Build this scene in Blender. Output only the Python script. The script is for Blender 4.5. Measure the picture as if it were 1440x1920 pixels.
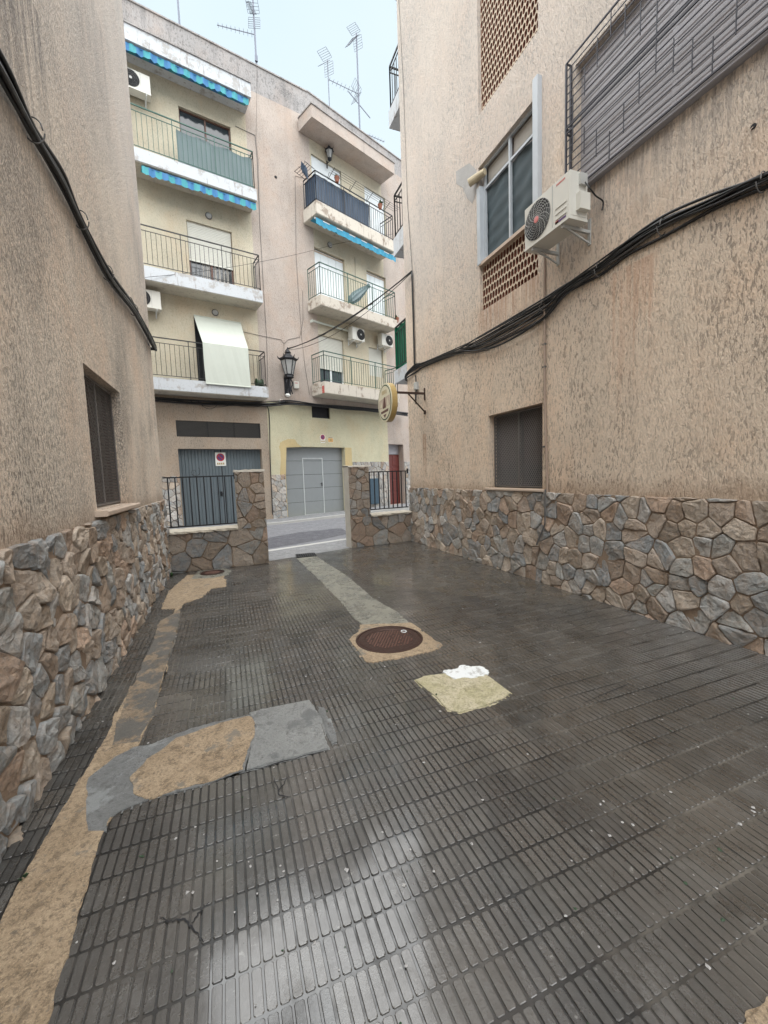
import bpy, math, random
from mathutils import Vector, Matrix, noise
for o in list(bpy.data.objects): bpy.data.objects.remove(o)
SC = bpy.context.scene; COL = SC.collection
rnd = random.Random(7)
# ---------------------------------------------------------------- camera
S = 1.6/1.35            # plan units -> metres (plan drawn for an eye height of 1.35)
H = 1.35
FPX = 768.17; PITCH, ROLL, YAW = map(math.radians, (5.167, -1.990, 20.79))
cp, sp = math.cos(PITCH), math.sin(PITCH)
FW = Vector((math.sin(YAW)*cp, math.cos(YAW)*cp, -sp))
r0 = Vector((math.cos(YAW), -math.sin(YAW), 0)); u0_ = r0.cross(FW)
RT = r0*math.cos(ROLL)+u0_*math.sin(ROLL); UP = -r0*math.sin(ROLL)+u0_*math.cos(ROLL)
EYE = Vector((0, 0, H))
cam = bpy.data.cameras.new('camera'); camo = bpy.data.objects.new('camera', cam); COL.objects.link(camo)
cam.sensor_fit = 'HORIZONTAL'; cam.sensor_width = 36; cam.lens = FPX/1440*36
cam.clip_end = 2000; cam.clip_start = 0.05
M = Matrix((RT, UP, -FW)).transposed().to_4x4(); M.translation = EYE*S
camo.matrix_world = M
SC.camera = camo
SC.render.resolution_x = 768; SC.render.resolution_y = 1024
# ---------------------------------------------------------------- sky, sun, exposure
SUN_EL, SUN_AZ = math.radians(76), math.radians(190)
w = bpy.data.worlds.new('World'); SC.world = w; w.use_nodes = True
nt = w.node_tree; nt.nodes.clear()
out = nt.nodes.new('ShaderNodeOutputWorld'); bg = nt.nodes.new('ShaderNodeBackground')
sky = nt.nodes.new('ShaderNodeTexSky'); sky.sky_type = 'NISHITA'; sky.sun_disc = False
sky.sun_elevation = SUN_EL; sky.sun_rotation = SUN_AZ
mixn = nt.nodes.new('ShaderNodeMix'); mixn.data_type = 'RGBA'; mixn.inputs[0].default_value = 0.93
cl = nt.nodes.new('ShaderNodeTexNoise'); cl.inputs['Scale'].default_value = 1.6; cl.inputs['Detail'].default_value = 3
cr = nt.nodes.new('ShaderNodeValToRGB'); cr.color_ramp.elements[0].position = .3; cr.color_ramp.elements[1].position = .75
cr.color_ramp.elements[0].color = (2.25, 2.85, 3.2, 1); cr.color_ramp.elements[1].color = (2.95, 3.3, 3.45, 1)
tc = nt.nodes.new('ShaderNodeTexCoord')
nt.links.new(tc.outputs['Generated'], cl.inputs['Vector']); nt.links.new(cl.outputs['Fac'], cr.inputs['Fac'])
nt.links.new(sky.outputs['Color'], mixn.inputs[6]); nt.links.new(cr.outputs['Color'], mixn.inputs[7])
nt.links.new(mixn.outputs[2], bg.inputs['Color']); nt.links.new(bg.outputs[0], out.inputs[0])
bg.inputs['Strength'].default_value = 0.05
sd = bpy.data.lights.new('sun', 'SUN'); so = bpy.data.objects.new('sun', sd); COL.objects.link(so)
sd.energy = 1.5; sd.angle = math.radians(120); sd.color = (1.0, 0.985, 0.965)
sdir = Vector((math.sin(SUN_AZ)*math.cos(SUN_EL), math.cos(SUN_AZ)*math.cos(SUN_EL), math.sin(SUN_EL)))
so.rotation_euler = sdir.to_track_quat('Z', 'Y').to_euler(); so.location = sdir*40
SC.view_settings.view_transform = 'Standard'; SC.view_settings.look = 'None'
SC.view_settings.gamma = 1; SC.view_settings.exposure = 2.68
SC.view_settings.use_curve_mapping = False
# ---------------------------------------------------------------- materials
MT = {}
class NG:
    def __init__(s, name):
        s.m = bpy.data.materials.new(name); s.m.use_nodes = True; s.t = s.m.node_tree; s.t.nodes.clear()
        s.o = s.n('OutputMaterial'); s.b = s.n('BsdfPrincipled'); s.l(s.b.outputs[0], s.o.inputs[0])
        s.tc = s.n('TexCoord'); MT[name] = s.m
    def n(s, k): return s.t.nodes.new('ShaderNode'+k)
    def l(s, a, b): s.t.links.new(a, b)
    def set(s, k, v):
        i = s.b.inputs[k]
        if hasattr(v, 'links') or isinstance(v, bpy.types.NodeSocket): s.l(v, i)
        else: i.default_value = v if not (isinstance(v, tuple) and len(v) == 3) else (*v, 1)
    def mapv(s, sc, loc=(0, 0, 0), rot=(0, 0, 0)):
        m = s.n('Mapping'); m.inputs['Scale'].default_value = sc; m.inputs['Location'].default_value = loc; m.inputs['Rotation'].default_value = rot
        s.l(s.tc.outputs['Object'], m.inputs['Vector']); return m.outputs[0]
    def noise(s, sc, scale=1, detail=4, rough=.55, loc=(0, 0, 0), dist=0):
        t = s.n('TexNoise'); t.inputs['Scale'].default_value = scale; t.inputs['Detail'].default_value = detail
        t.inputs['Roughness'].default_value = rough; t.inputs['Distortion'].default_value = dist
        s.l(s.mapv(sc, loc), t.inputs['Vector']); return t.outputs['Fac']
    def vor(s, sc, scale=1, feat='F1', out='Distance'):
        t = s.n('TexVoronoi'); t.inputs['Scale'].default_value = scale; t.feature = feat
        s.l(s.mapv(sc), t.inputs['Vector']); return t.outputs[out]
    def ramp(s, f, a, b, va=0, vb=1):
        m = s.n('MapRange'); s.l(f, m.inputs[0]); m.inputs[1].default_value = a; m.inputs[2].default_value = b
        m.inputs[3].default_value = va; m.inputs[4].default_value = vb; m.interpolation_type = 'SMOOTHSTEP'; return m.outputs[0]
    def math(s, op, a, b=0.0):
        m = s.n('Math'); m.operation = op
        for i, x in enumerate((a, b)):
            if isinstance(x, (int, float)): m.inputs[i].default_value = x
            else: s.l(x, m.inputs[i])
        return m.outputs[0]
    def mix(s, f, a, b, mode='MIX'):
        m = s.n('Mix'); m.data_type = 'RGBA'; m.blend_type = mode
        for i, x in ((0, f), (6, a), (7, b)):
            if isinstance(x, bpy.types.NodeSocket): s.l(x, m.inputs[i])
            elif isinstance(x, tuple): m.inputs[i].default_value = (*x, 1)
            else: m.inputs[i].default_value = x
        return m.outputs[2]
    def attr(s, nm, out='Color'):
        a = s.n('Attribute'); a.attribute_name = nm; return a.outputs[out]
    def bump(s, h, dist=.01, st=1.0):
        b = s.n('Bump'); b.inputs['Distance'].default_value = dist; b.inputs['Strength'].default_value = st
        s.l(h, b.inputs['Height']); s.l(b.outputs[0], s.b.inputs['Normal']); return b
    def z(s):
        p = s.n('NewGeometry'); x = s.n('SeparateXYZ'); s.l(p.outputs['Position'], x.inputs[0]); return x.outputs

def k(c, f): return tuple(min(1, x*f) for x in c)
STAINS = {'stucco_right': ((8.10, 8.25, 2.45, 1.3, (.33, .16, .08), .9), (4.5, 5.85, 1.33, .25, (.25, .17, .11), .6), (1.2, 4.1, 4.86, .9, (.20, .18, .17), .55), (4.6, 6.05, 4.22, .8, (.42, .22, .13), .6), (3.0, 3.5, 3.7, 1.8, (.55, .33, .22), .55), (-1, 9, 4.3, .7, (.5, .36, .26), .3)),
          'stucco_left': ((2.2, 3.9, 4.95, 1.6, (.16, .15, .15), .7), (4.0, 5.5, 1.36, .2, (.25, .17, .11), .5), (-1, 8, 3.85, .9, (.30, .26, .23), .4), (5.0, 6.2, 7, 2.5, (.35, .33, .32), .5))}
def stucco(name, col, pit=.5, grain=(26, 26, 9), bumpd=.012, grime=.5, gcol=(.12, .11, .10), streak=.35, lo=.52, hi=.62):
    g = NG(name)
    n1 = g.noise(grain, 1, 4, .65, dist=.4); n2 = g.noise(tuple(x*2.6 for x in grain), 1, 3, .6, (3, 1, 7))
    big = g.noise((.45, .45, .35), 1, 6, .65); med = g.noise((2.2, 2.2, 1.2), 1, 5, .65, (4, 4, 4))
    dens = g.math('MULTIPLY', g.ramp(big, .35, .66, .45, 1.0), g.ramp(med, .3, .6, .45, 1.0))
    pits = g.math('MULTIPLY', g.ramp(n1, lo, hi), dens)
    c = g.mix(g.ramp(big, .3, .7), k(col, 1.08), k(col, .86))
    c = g.mix(g.ramp(g.noise((1.3, 1.3, .9), 1, 6, .68, (5, 2, 1)), .42, .75, 0, .6), c, (col[0]*1.0, col[1]*.86, col[2]*.76))
    c = g.mix(g.ramp(g.noise((1.7, 1.7, 1.1), 1, 6, .68, (1, 8, 1)), .48, .75, 0, .45), c, (col[0]*.80, col[1]*.84, col[2]*.86))
    st = g.ramp(g.noise((3.2, 3.2, .16), 1, 6, .66, (9, 9, 2)), .50, .76, 0, streak)
    c = g.mix(st, c, k(col, .5))
    gr = g.math('MULTIPLY', g.ramp(g.noise((.8, .8, .5), 1, 7, .72, (2, 7, 4)), .48, .7), grime)
    gr = g.math('MULTIPLY', gr, g.ramp(n2, .35, .6))
    c = g.mix(gr, c, gcol)
    c = g.mix(g.math('MULTIPLY', pits, pit), c, k(col, .26))
    c = g.mix(g.ramp(n2, .45, .75, 0, .3), c, k(col, .55))
    if name in ('stucco_right', 'stucco_left'):
        zz = g.z()[2]; e = g.math('ADD', zz, g.math('MULTIPLY', med, -.45)); c = g.mix(g.ramp(e, 1.02, 1.28, .55, 0), c, (.33, .22, .145))
        c = g.mix(g.ramp(g.math('ADD', zz, g.math('MULTIPLY', big, 4)), 5, 8.5, 0, .45), c, (.56, .55, .55))
    for (y0, y1, zt, ln, cc, am) in STAINS.get(name, ()):
        X, Y, Z = g.z(); sn = g.ramp(g.noise((40, 26, .9), 1, 4, .6, (y0, 0, 3)), .38, .62)
        m_ = g.math('MULTIPLY', g.math('MULTIPLY', g.ramp(Y, y0-.06, y0+.06), g.ramp(Y, y1-.06, y1+.06, 1, 0)), g.math('MULTIPLY', g.ramp(Z, zt-ln, zt), g.ramp(Z, zt, zt+.03, 1, 0)))
        c = g.mix(g.math('MULTIPLY', g.math('MULTIPLY', m_, sn), am), c, cc)
    g.set('Base Color', c); g.set('Roughness', .92)
    h = g.math('ADD', g.math('MULTIPLY', n2, .55), g.math('MULTIPLY', n1, -1.1))
    g.bump(h, bumpd, 1.0); return g.m
stucco('stucco_right', (.76, .62, .485), .9, (46, 46, 16), .026, .15, streak=.3, lo=.50, hi=.60)
stucco('stucco_left', (.84, .72, .595), .9, (54, 54, 20), .026, .85, streak=.36, lo=.485, hi=.585)
stucco('stucco_pink', (.47, .40, .35), .4, (34, 34, 18), .016, .22, streak=.3)
stucco('stucco_yellow', (.545, .49, .375), .36, (34, 34, 18), .016, .12, streak=.2)
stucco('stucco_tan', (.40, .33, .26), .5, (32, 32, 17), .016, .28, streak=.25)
stucco('stucco_lemon', (.56, .525, .37), .3, (34, 34, 18), .010, .08, streak=.2)
stucco('stucco_ochre', (.54, .43, .23), .15, (26, 26, 13), .006, .05, streak=.1)
stucco('parapet', (.36, .34, .33), .7, (18, 18, 10), .016, 1.0, (.07, .07, .07), streak=.9)

def slabmat(name, col, peel, amt):
    g = NG(name)
    n = g.noise((2.6, 2.6, 2.6), 1, 10, .72); m = g.ramp(n, .52, .60, 0, amt)
    s2 = g.ramp(g.noise((9, 9, 1.2), 1, 4, .6), .58, .7, 0, amt*.8)
    c = g.mix(m, col, peel); c = g.mix(s2, c, (.16, .11, .08))
    c = g.mix(g.ramp(g.noise((26, 26, 26), 1, 3), .6, .7, 0, .35), c, k(peel, .6))
    g.set('Base Color', c); g.set('Roughness', .85); g.bump(m, .006, .7); return g.m
slabmat('slab_white', (.50, .52, .54), (.33, .30, .27), .7)
slabmat('slab_peeling', (.54, .49, .42), (.26, .20, .155), .85)
slabmat('soffit', (.50, .46, .38), (.30, .27, .24), .5)

def stone(name, mort, dark=1.0, rough=.72):
    g = NG(name)
    a = g.attr('tint'); n = g.noise((9, 9, 9), 1, 8, .74, dist=.6); n2 = g.noise((38, 38, 38), 1, 7, .72); n3 = g.noise((2.5, 2.5, 2.5), 1, 4, .6)
    c = g.mix(g.ramp(n, .40, .66, 0, .5), a, (.40*dark, .28*dark, .19*dark)); c = g.mix(g.ramp(g.noise((20, 20, 20), 1, 8, .75, (3, 3, 3)), .54, .62, 0, .5), c, (.13*dark, .115*dark, .10*dark))
    c = g.mix(g.ramp(n2, .35, .7, 0, .45), c, k((.17, .165, .16), dark))
    c = g.mix(g.ramp(n3, .5, .72, 0, .4), c, k((.44, .40, .35), dark))
    g.set('Base Color', c); g.set('Roughness', rough); 
    h = g.math('ADD', g.math('MULTIPLY', n, .8), g.math('MULTIPLY', n2, .5)); g.bump(h, .030, 1.0)
    g2 = NG(name+'_mortar'); nn = g2.noise((14, 14, 14), 1, 5, .7)
    g2.set('Base Color', g2.mix(nn, k(mort, .65), k(mort, 1.3))); g2.set('Roughness', .95); g2.bump(g2.noise((70, 70, 70), 1, 3), .008, .9)
stone('stone', (.26, .19, .135)); stone('stone_low', (.20, .145, .10), .8); stone('stone_far', (.20, .17, .15), 1.3)

def plain(name, col, rough=.6, metal=0, var=.25, bump=0.0, sc=6, spec=.5):
    g = NG(name); n = g.noise((sc, sc, sc), 1, 5, .65)
    g.set('Base Color', g.mix(n, k(col, 1-var), k(col, 1+var))); g.set('Metallic', metal)
    g.set('Roughness', g.ramp(n, .2, .8, max(.05, rough-.12), min(1, rough+.12))); g.set('Specular IOR Level', spec)
    if bump: g.bump(g.noise((sc*8,)*3, 1, 3), bump, .8)
    return g.m
plain('black_cable', (.012, .012, .013), .42); plain('grey_cable', (.10, .095, .09), .6); plain('iron_black', (.015, .016, .02), .45, .3, sc=20)
plain('iron_green', (.03, .085, .065), .5, .2, sc=20); plain('iron_dark', (.035, .035, .035), .5, .3, sc=20); plain('rust', (.05, .028, .02), .75, .3, sc=25, bump=.002)
plain('white_metal', (.68, .70, .70), .4, .1, .08); plain('ac_white', (.60, .585, .53), .42, 0, .07, sc=4); plain('ac_grey', (.42, .42, .40), .6, .1, .2)
plain('shutter', (.60, .59, .53), .5, 0, .08); plain('shutter_white', (.72, .75, .76), .45, 0, .06); plain('wood_brown', (.10, .045, .03), .5, 0, .35, sc=14)
plain('garage_blue', (.115, .14, .155), .5, .2, .12); plain('garage_grey', (.245, .26, .265), .45, .1, .10); plain('garage_frame', (.48, .50, .50), .45)
plain('red_wood', (.13, .028, .022), .5, 0, .4, sc=12); plain('sill', (.48, .38, .30), .7, 0, .2, .002, 10); plain('concrete_side', (.40, .37, .32), .85, 0, .3, .006, 4)
plain('coping', (.50, .45, .37), .8, 0, .35, .008, 8); plain('terracotta', (.26, .10, .06), .8); plain('cane', (.45, .38, .26), .8)
plain('cream_fabric', (.50, .525, .465), .8, 0, .06); plain('netting', (.045, .065, .075), .75, 0, .6, sc=3); plain('tarp_teal', (.125, .17, .175), .6, 0, .2, sc=3)
plain('tarp_navy', (.035, .06, .10), .55, 0, .3, sc=3); plain('tarp_green', (.0, .12, .06), .5, 0, .35, sc=4); plain('awning_blue', (.04, .17, .36), .7, 0, .1)
plain('awning_teal', (.05, .29, .33), .7, 0, .1); plain('awning_sky', (.03, .24, .37), .7, 0, .15); plain('dark_void', (.012, .012, .014), .8)
plain('grey_slat', (.36, .35, .37), .55, .1, .12); plain('grille_grey', (.045, .045, .055), .5, .3); plain('antenna', (.12, .13, .16), .45, .6); plain('lamp_glass', (.33, .33, .32), .3, 0, .05)
plain('pink_hub', (.62, .20, .19), .5); plain('label_red', (.5, .12, .10), .5); plain('brick_hole', (.03, .02, .015), .9); plain('lattice', (.50, .41, .31), .85, 0, .2, .004, 10)
plain('lattice_brown', (.22, .085, .055), .9, 0, .4); plain('louvre', (.09, .085, .08), .6, 0, .2); plain('iron_cover', (.055, .027, .021), .45, .55, .5, .002, 22)
plain('sign_cream', (.62, .57, .42), .4, 0, .15); plain('sign_gold', (.36, .25, .09), .45, 0, .2); plain('sign_brown', (.10, .04, .03), .5); plain('sign_white', (.7, .7, .66), .4)
plain('sign_red', (.42, .02, .03), .4); plain('sign_blue', (.10, .05, .16), .4); plain('sign_orange', (.60, .34, .12), .5, 0, .3); plain('brown_glass', (.13, .10, .09), .3, 0, .15)
plain('conduit_brown', (.30, .225, .175), .6); plain('rust_stud', (.15, .075, .055), .4, .4, .4, sc=22); plain('frame_grey', (.44, .47, .50), .5, .1, .15); plain('wire_grey', (.17, .155, .145), .5, .3); plain('grate', (.03, .032, .035), .5, .6); plain('leaf', (.035, .10, .025), .6, 0, .4); plain('leaf_dark', (.02, .05, .02), .6, 0, .4); 
plain('kerb', (.42, .41, .39), .85, 0, .2, .004, 5); plain('interior', (.03, .028, .03), .9); plain('plaster_grey', (.36, .35, .34), .95, 0, .25, .01, 5); plain('blue_panel', (.05, .085, .115), .45, .2, .4)
plain('curtain', (.32, .30, .27), .9, 0, .1)
g = NG('glass_dark'); g.set('Base Color', (.03, .035, .04)); g.set('Roughness', .08); g.set('Specular IOR Level', .8)
g = NG('glass_warm'); g.set('Base Color', g.mix(g.ramp(g.z()[2], 1.5, 1.9), (.03, .035, .04), (.075, .058, .055))); g.set('Roughness', .25)
# wet paving
g = NG('paving')
a = g.attr('tint', 'Fac'); big = g.noise((.55, .55, 1), 1, 5, .6); mid = g.noise((5, 5, 5), 1, 6, .7); fine = g.noise((160, 160, 160), 1, 3, .6)
c = g.mix(a, (.014, .013, .012), (.056, .050, .043)); c = g.mix(g.ramp(big, .35, .7, 0, .6), c, (.060, .050, .038))
c = g.mix(g.ramp(mid, .52, .66, 0, .5), c, (.085, .08, .073)); c = g.mix(g.ramp(g.noise((18, 18, 18), 1, 8, .75, (2, 2, 2)), .62, .68, 0, .7), c, (.20, .195, .18)); c = g.mix(g.ramp(fine, .62, .75, 0, .3), c, (.16, .15, .14))
g.set('Base Color', c); r = g.math('ADD', g.ramp(g.noise((7, 7, 7), 1, 8, .75, (1, 5, 2)), .38, .62, .16, .52), g.math('MULTIPLY', g.ramp(big, .3, .7), .10)); g.set('Roughness', r)
g.bump(g.math('ADD', g.math('MULTIPLY', mid, 1.0), g.math('ADD', g.math('MULTIPLY', fine, .22), g.math('MULTIPLY', g.noise((42, 42, 42), 1, 8, .75), .55))), .0045, 1.0); g.set('Specular IOR Level', .8); g.set('Coat Weight', g.ramp(g.noise((3.2, 3.2, 3.2), 1, 9, .74, (8, 1, 2)), .34, .56, .38, 1.0)); g.set('Coat Roughness', .12); g.set('Coat IOR', 1.6)
g = NG('groove')
big = g.noise((1.1, 1.1, 1), 1, 5, .65); fine = g.noise((45, 45, 45), 1, 4)
c = g.mix(g.ramp(big, .48, .66), (.010, .009, .008), (.12, .11, .095)); c = g.mix(g.ramp(fine, .55, .7, 0, .5), c, (.03, .028, .025))
g.set('Base Color', c); g.set('Roughness', .4); g.set('Coat Weight', g.ramp(g.noise((2.1, 2.1, 2.1), 1, 7, .7), .40, .58, .15, 1.0)); g.set('Coat Roughness', .06); g.set('Coat IOR', 1.6); g.bump(fine, .0012, .5)
g = NG('white_paint'); g.set('Base Color', g.mix(g.ramp(g.noise((14, 14, 14), 1, 9, .78), .54, .6, 0, .75), (.66, .68, .68), (.30, .29, .27))); g.set('Roughness', .6); g.bump(g.noise((50, 50, 50), 1, 5), .004, .8)
g = NG('puddle'); big = g.noise((.9, .9, 1), 1, 4, .6)
g.set('Base Color', g.mix(big, (.055, .047, .036), (.10, .085, .066))); g.set('Roughness', g.ramp(big, .35, .65, .10, .22)); g.bump(g.noise((30, 30, 30), 1, 2), .0006, .5)
def patch(name, col, col2, spk=.4, rough=.7, edge=.7, third=None, th=.5):
    g = NG(name); n = g.noise((4, 4, 4), 1, 10, .78); f = g.noise((70, 70, 70), 1, 5, .7); m = g.noise((15, 15, 15), 1, 10, .8); f2 = g.noise((160, 160, 160), 1, 4, .7, (4, 4, 4))
    c = g.mix(g.ramp(n, .36, .64), col, col2); c = g.mix(g.ramp(f, .47, .60, 0, spk), c, k(col2, .42)); c = g.mix(g.ramp(f2, .54, .62, 0, .45), c, k(col, 1.5))
    c = g.mix(g.ramp(m, .53, .59, 0, edge), c, k(col2, .38)); c = g.mix(g.ramp(g.noise((22, 22, 22), 1, 8, .75, (7, 2, 5)), .58, .63, 0, .5), c, (.09, .085, .08))
    if third: c = g.mix(g.ramp(g.noise((3.6, 3.6, 3.6), 1, 10, .74, (6, 1, 2)), th-.02, th+.04, 0, .95), c, third)
    g.set('Base Color', c); g.set('Roughness', g.ramp(n, .3, .7, rough, rough-.3)); g.bump(g.math('ADD', f, g.math('MULTIPLY', m, 1.6)), .009, 1.0)
patch('concrete_sand', (.44, .335, .225), (.32, .235, .15), .6, edge=.6, third=(.21, .185, .15), th=.585); patch('concrete_slab', (.23, .235, .23), (.30, .305, .30), .35, .5, .5, (.15, .155, .155), .56); patch('concrete_grey', (.165, .168, .165), (.22, .225, .225), .35, .5, .5, (.27, .28, .28), .56)
patch('concrete_strip', (.30, .29, .24), (.18, .175, .15), .4, .45, .6, (.15, .15, .135), .55); patch('concrete_moss', (.55, .49, .36), (.42, .38, .22), .5, edge=.4); patch('concrete_brown', (.33, .25, .17), (.22, .17, .12), .5, .55, .6, (.12, .115, .105), .47)
patch('asphalt', (.17, .17, .185), (.215, .215, .23), .3, .75, .3); patch('asphalt_dark', (.085, .085, .10), (.11, .11, .125), .3, .75, .2); patch('sidewalk', (.19, .19, .195), (.26, .26, .265), .3, .8, .4)
# ---------------------------------------------------------------- geometry helpers
def V(*a): return Vector(a)
class Fr:
    """a wall plane: u along it, w out of it (towards the alley), z up"""
    def __init__(s, base, U, N): s.b = Vector(base); s.U = Vector(U).normalized(); s.N = Vector(N).normalized()
    def p(s, u, w, z): return s.b+s.U*u+s.N*w+Vector((0, 0, z))
    def px(s, x, y, w=0):
        r = FW+RT*((x-720)/FPX)-UP*((y-960)/FPX); b = s.b+s.N*w
        P = EYE+r*(((b-EYE).dot(s.N))/r.dot(s.N)); q = P-s.b; return q.dot(s.U), P.z
def ground_at(x, y, z=0):
    r = FW+RT*((x-720)/FPX)-UP*((y-960)/FPX); return EYE+r*((z-H)/r.z)
WF = Fr((0, 0, 0), (1, 0, 0), (0, 1, 0))
ROOT = {}
class MB:
    def __init__(s): s.v = []; s.f = []; s.m = []; s.t = []
    def add(s, vs, fs, m=0, t=(0, 0, 0)):
        n = len(s.v); s.v += [Vector(q) for q in vs]
        for f in fs: s.f.append([i+n for i in f]); s.m.append(m); s.t.append(t)
        return s
    def box(s, fr, u0, u1, w0, w1, z0, z1, m=0):
        P = [fr.p(u, w, z) for z in (z0, z1) for w in (w0, w1) for u in (u0, u1)]
        return s.add(P, [(0, 1, 3, 2), (4, 6, 7, 5), (0, 4, 5, 1), (2, 3, 7, 6), (0, 2, 6, 4), (1, 5, 7, 3)], m)
    def bbox(s, fr, u0, u1, w0, w1, z0, z1, m=0, b=.01):
        # box whose front (w1) edges are chamfered
        a = [fr.p(*q) for q in ((u0, w0, z0), (u1, w0, z0), (u1, w0, z1), (u0, w0, z1), (u0, w1-b, z0), (u1, w1-b, z0), (u1, w1-b, z1), (u0, w1-b, z1),
                               (u0+b, w1, z0+b), (u1-b, w1, z0+b), (u1-b, w1, z1-b), (u0+b, w1, z1-b))]
        return s.add(a, [(3, 2, 1, 0), (0, 1, 5, 4), (1, 2, 6, 5), (2, 3, 7, 6), (3, 0, 4, 7), (4, 5, 9, 8), (5, 6, 10, 9), (6, 7, 11, 10), (7, 4, 8, 11), (8, 9, 10, 11)], m)
    def quad(s, a, b, c, d, m=0): return s.add([a, b, c, d], [(0, 1, 2, 3)], m)
    def tube(s, pts, r, n=6, m=0, cap=True):
        pts = [Vector(p) for p in pts]; rings = []
        rs = r if isinstance(r, (list, tuple)) else [r]*len(pts)
        for i, p in enumerate(pts):
            d = (pts[min(i+1, len(pts)-1)]-pts[max(i-1, 0)]).normalized()
            a = d.cross(Vector((0, 0, 1)))
            if a.length < .05: a = d.cross(Vector((0, 1, 0)))
            a.normalize(); b = d.cross(a)
            rings.append([p+(a*math.cos(2*math.pi*(j+.5)/n)+b*math.sin(2*math.pi*(j+.5)/n))*rs[i] for j in range(n)])
        vs = [q for R in rings for q in R]; fs = []
        for i in range(len(pts)-1):
            for j in range(n): fs.append((i*n+j, i*n+(j+1) % n, (i+1)*n+(j+1) % n, (i+1)*n+j))
        if cap: fs.append(tuple(range(n))[::-1]); fs.append(tuple((len(pts)-1)*n+j for j in range(n)))
        return s.add(vs, fs, m)
    def bar(s, fr, a, b, t=.012, m=0): return s.tube([fr.p(*a), fr.p(*b)], t*.7, 4, m)
    def lathe(s, c, ax, prof, n=20, m=0, side=None):
        ax = Vector(ax).normalized(); a = ax.cross(Vector((0, 0, 1)))
        if a.length < .05: a = Vector((1, 0, 0))
        a.normalize(); b = ax.cross(a); vs = []; fs = []
        for (r, h) in prof:
            for j in range(n): t = 2*math.pi*j/n; vs.append(Vector(c)+ax*h+(a*math.cos(t)+b*math.sin(t))*r)
        for i in range(len(prof)-1):
            for j in range(n): fs.append((i*n+j, i*n+(j+1) % n, (i+1)*n+(j+1) % n, (i+1)*n+j))
        fs.append(tuple(range(n))); fs.append(tuple((len(prof)-1)*n+j for j in range(n))); return s.add(vs, fs, m)
    def build(s, name, mats, parent=None, smooth=False, local=False):
        me = bpy.data.meshes.new(name); mats = mats if isinstance(mats, (list, tuple)) else [mats]
        o = bpy.data.objects.new(name, me); COL.objects.link(o)
        if parent is not None:
            o.parent = parent; r = ROOT[parent.name]; ROOT[o.name] = r
            inv = Matrix() if local else r.inverted()
            vs = [(inv @ (q*S)) if not local else q*S for q in s.v]
        else:
            c = Vector((sum(q.x for q in s.v)/len(s.v), sum(q.y for q in s.v)/len(s.v), min(q.z for q in s.v)))*S
            o.location = c; vs = [q*S-c for q in s.v]; ROOT[o.name] = Matrix.Translation(c)
        me.from_pydata([tuple(q) for q in vs], [], s.f)
        for m in mats: me.materials.append(MT[m])
        me.polygons.foreach_set('material_index', s.m)
        if any(t != (0, 0, 0) for t in s.t):
            at = me.attributes.new('tint', 'FLOAT_COLOR', 'FACE'); buf = []
            for t in s.t: buf += [*t, 1]
            at.data.foreach_set('color', buf)
        if smooth: me.polygons.foreach_set('use_smooth', [True]*len(s.f))
        me.update(); return o
def tag(o, label=None, cat=None, group=None, kind=None):
    if label: o['label'] = label
    if cat: o['category'] = cat
    if group: o['group'] = group
    if kind: o['kind'] = kind
    return o
def thing(name, loc, label, cat, group=None, rz=0):
    e = bpy.data.objects.new(name, None); COL.objects.link(e); e.empty_display_size = .2
    e.location = Vector(loc)*S; e.rotation_euler = (0, 0, rz)
    ROOT[e.name] = Matrix.Translation(Vector(loc)*S) @ Matrix.Rotation(rz, 4, 'Z'); return tag(e, label, cat, group)
def struct(o): return tag(o, kind='structure')
def copy_tree(o, loc, rz, label):
    def cpy(s, par):
        c = s.copy(); COL.objects.link(c)
        if par: c.parent = par
        for ch in list(s.children): cpy(ch, c)
        return c
    c = cpy(o, None); c.location = Vector(loc)*S; c.rotation_euler = (0, 0, rz); c['label'] = label; return c
def wall(mb, fr, u0, u1, z0, z1, holes=(), reveal=.14, zone=None, w=0, rm=None):
    """wall face with real openings and their reveals; holes (u0,u1,z0,z1[,depth])"""
    us = sorted({u0, u1, *[x for h in holes for x in h[:2]], *(zone[1] if zone else [])}); zs = sorted({z0, z1, *[x for h in holes for x in h[2:4]], *(zone[2] if zone else [])})
    us = [x for x in us if u0 <= x <= u1]; zs = [x for x in zs if z0 <= x <= z1]
    for a, b in zip(us, us[1:]):
        for c, d in zip(zs, zs[1:]):
            cu, cz = (a+b)/2, (c+d)/2
            if any(h[0] < cu < h[1] and h[2] < cz < h[3] for h in holes): continue
            mb.quad(fr.p(a, w, c), fr.p(b, w, c), fr.p(b, w, d), fr.p(a, w, d), zone[0](cu, cz) if zone else 0)
    for h in holes:
        a, b, c, d = h[:4]; r = h[4] if len(h) > 4 else reveal; m = rm if rm is not None else (zone[0]((a+b)/2, d+.02) if zone else 0)
        for (p, q) in (((a, c), (a, d)), ((a, d), (b, d)), ((b, d), (b, c)), ((b, c), (a, c))):
            mb.quad(fr.p(p[0], w, p[1]), fr.p(q[0], w, q[1]), fr.p(q[0], w-r, q[1]), fr.p(p[0], w-r, p[1]), m)
def clip(poly, nx, ny, d):
    out = []
    for i in range(len(poly)):
        a, b = poly[i], poly[(i+1) % len(poly)]; da = a[0]*nx+a[1]*ny-d; db = b[0]*nx+b[1]*ny-d
        if da <= 0: out.append(a)
        if (da < 0 < db) or (db < 0 < da): t = da/(da-db); out.append((a[0]+(b[0]-a[0])*t, a[1]+(b[1]-a[1])*t))
    return out
GREYS = [(.30, .31, .305), (.37, .375, .365), (.235, .25, .255), (.43, .42, .40), (.31, .31, .29), (.27, .285, .29)]
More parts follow.
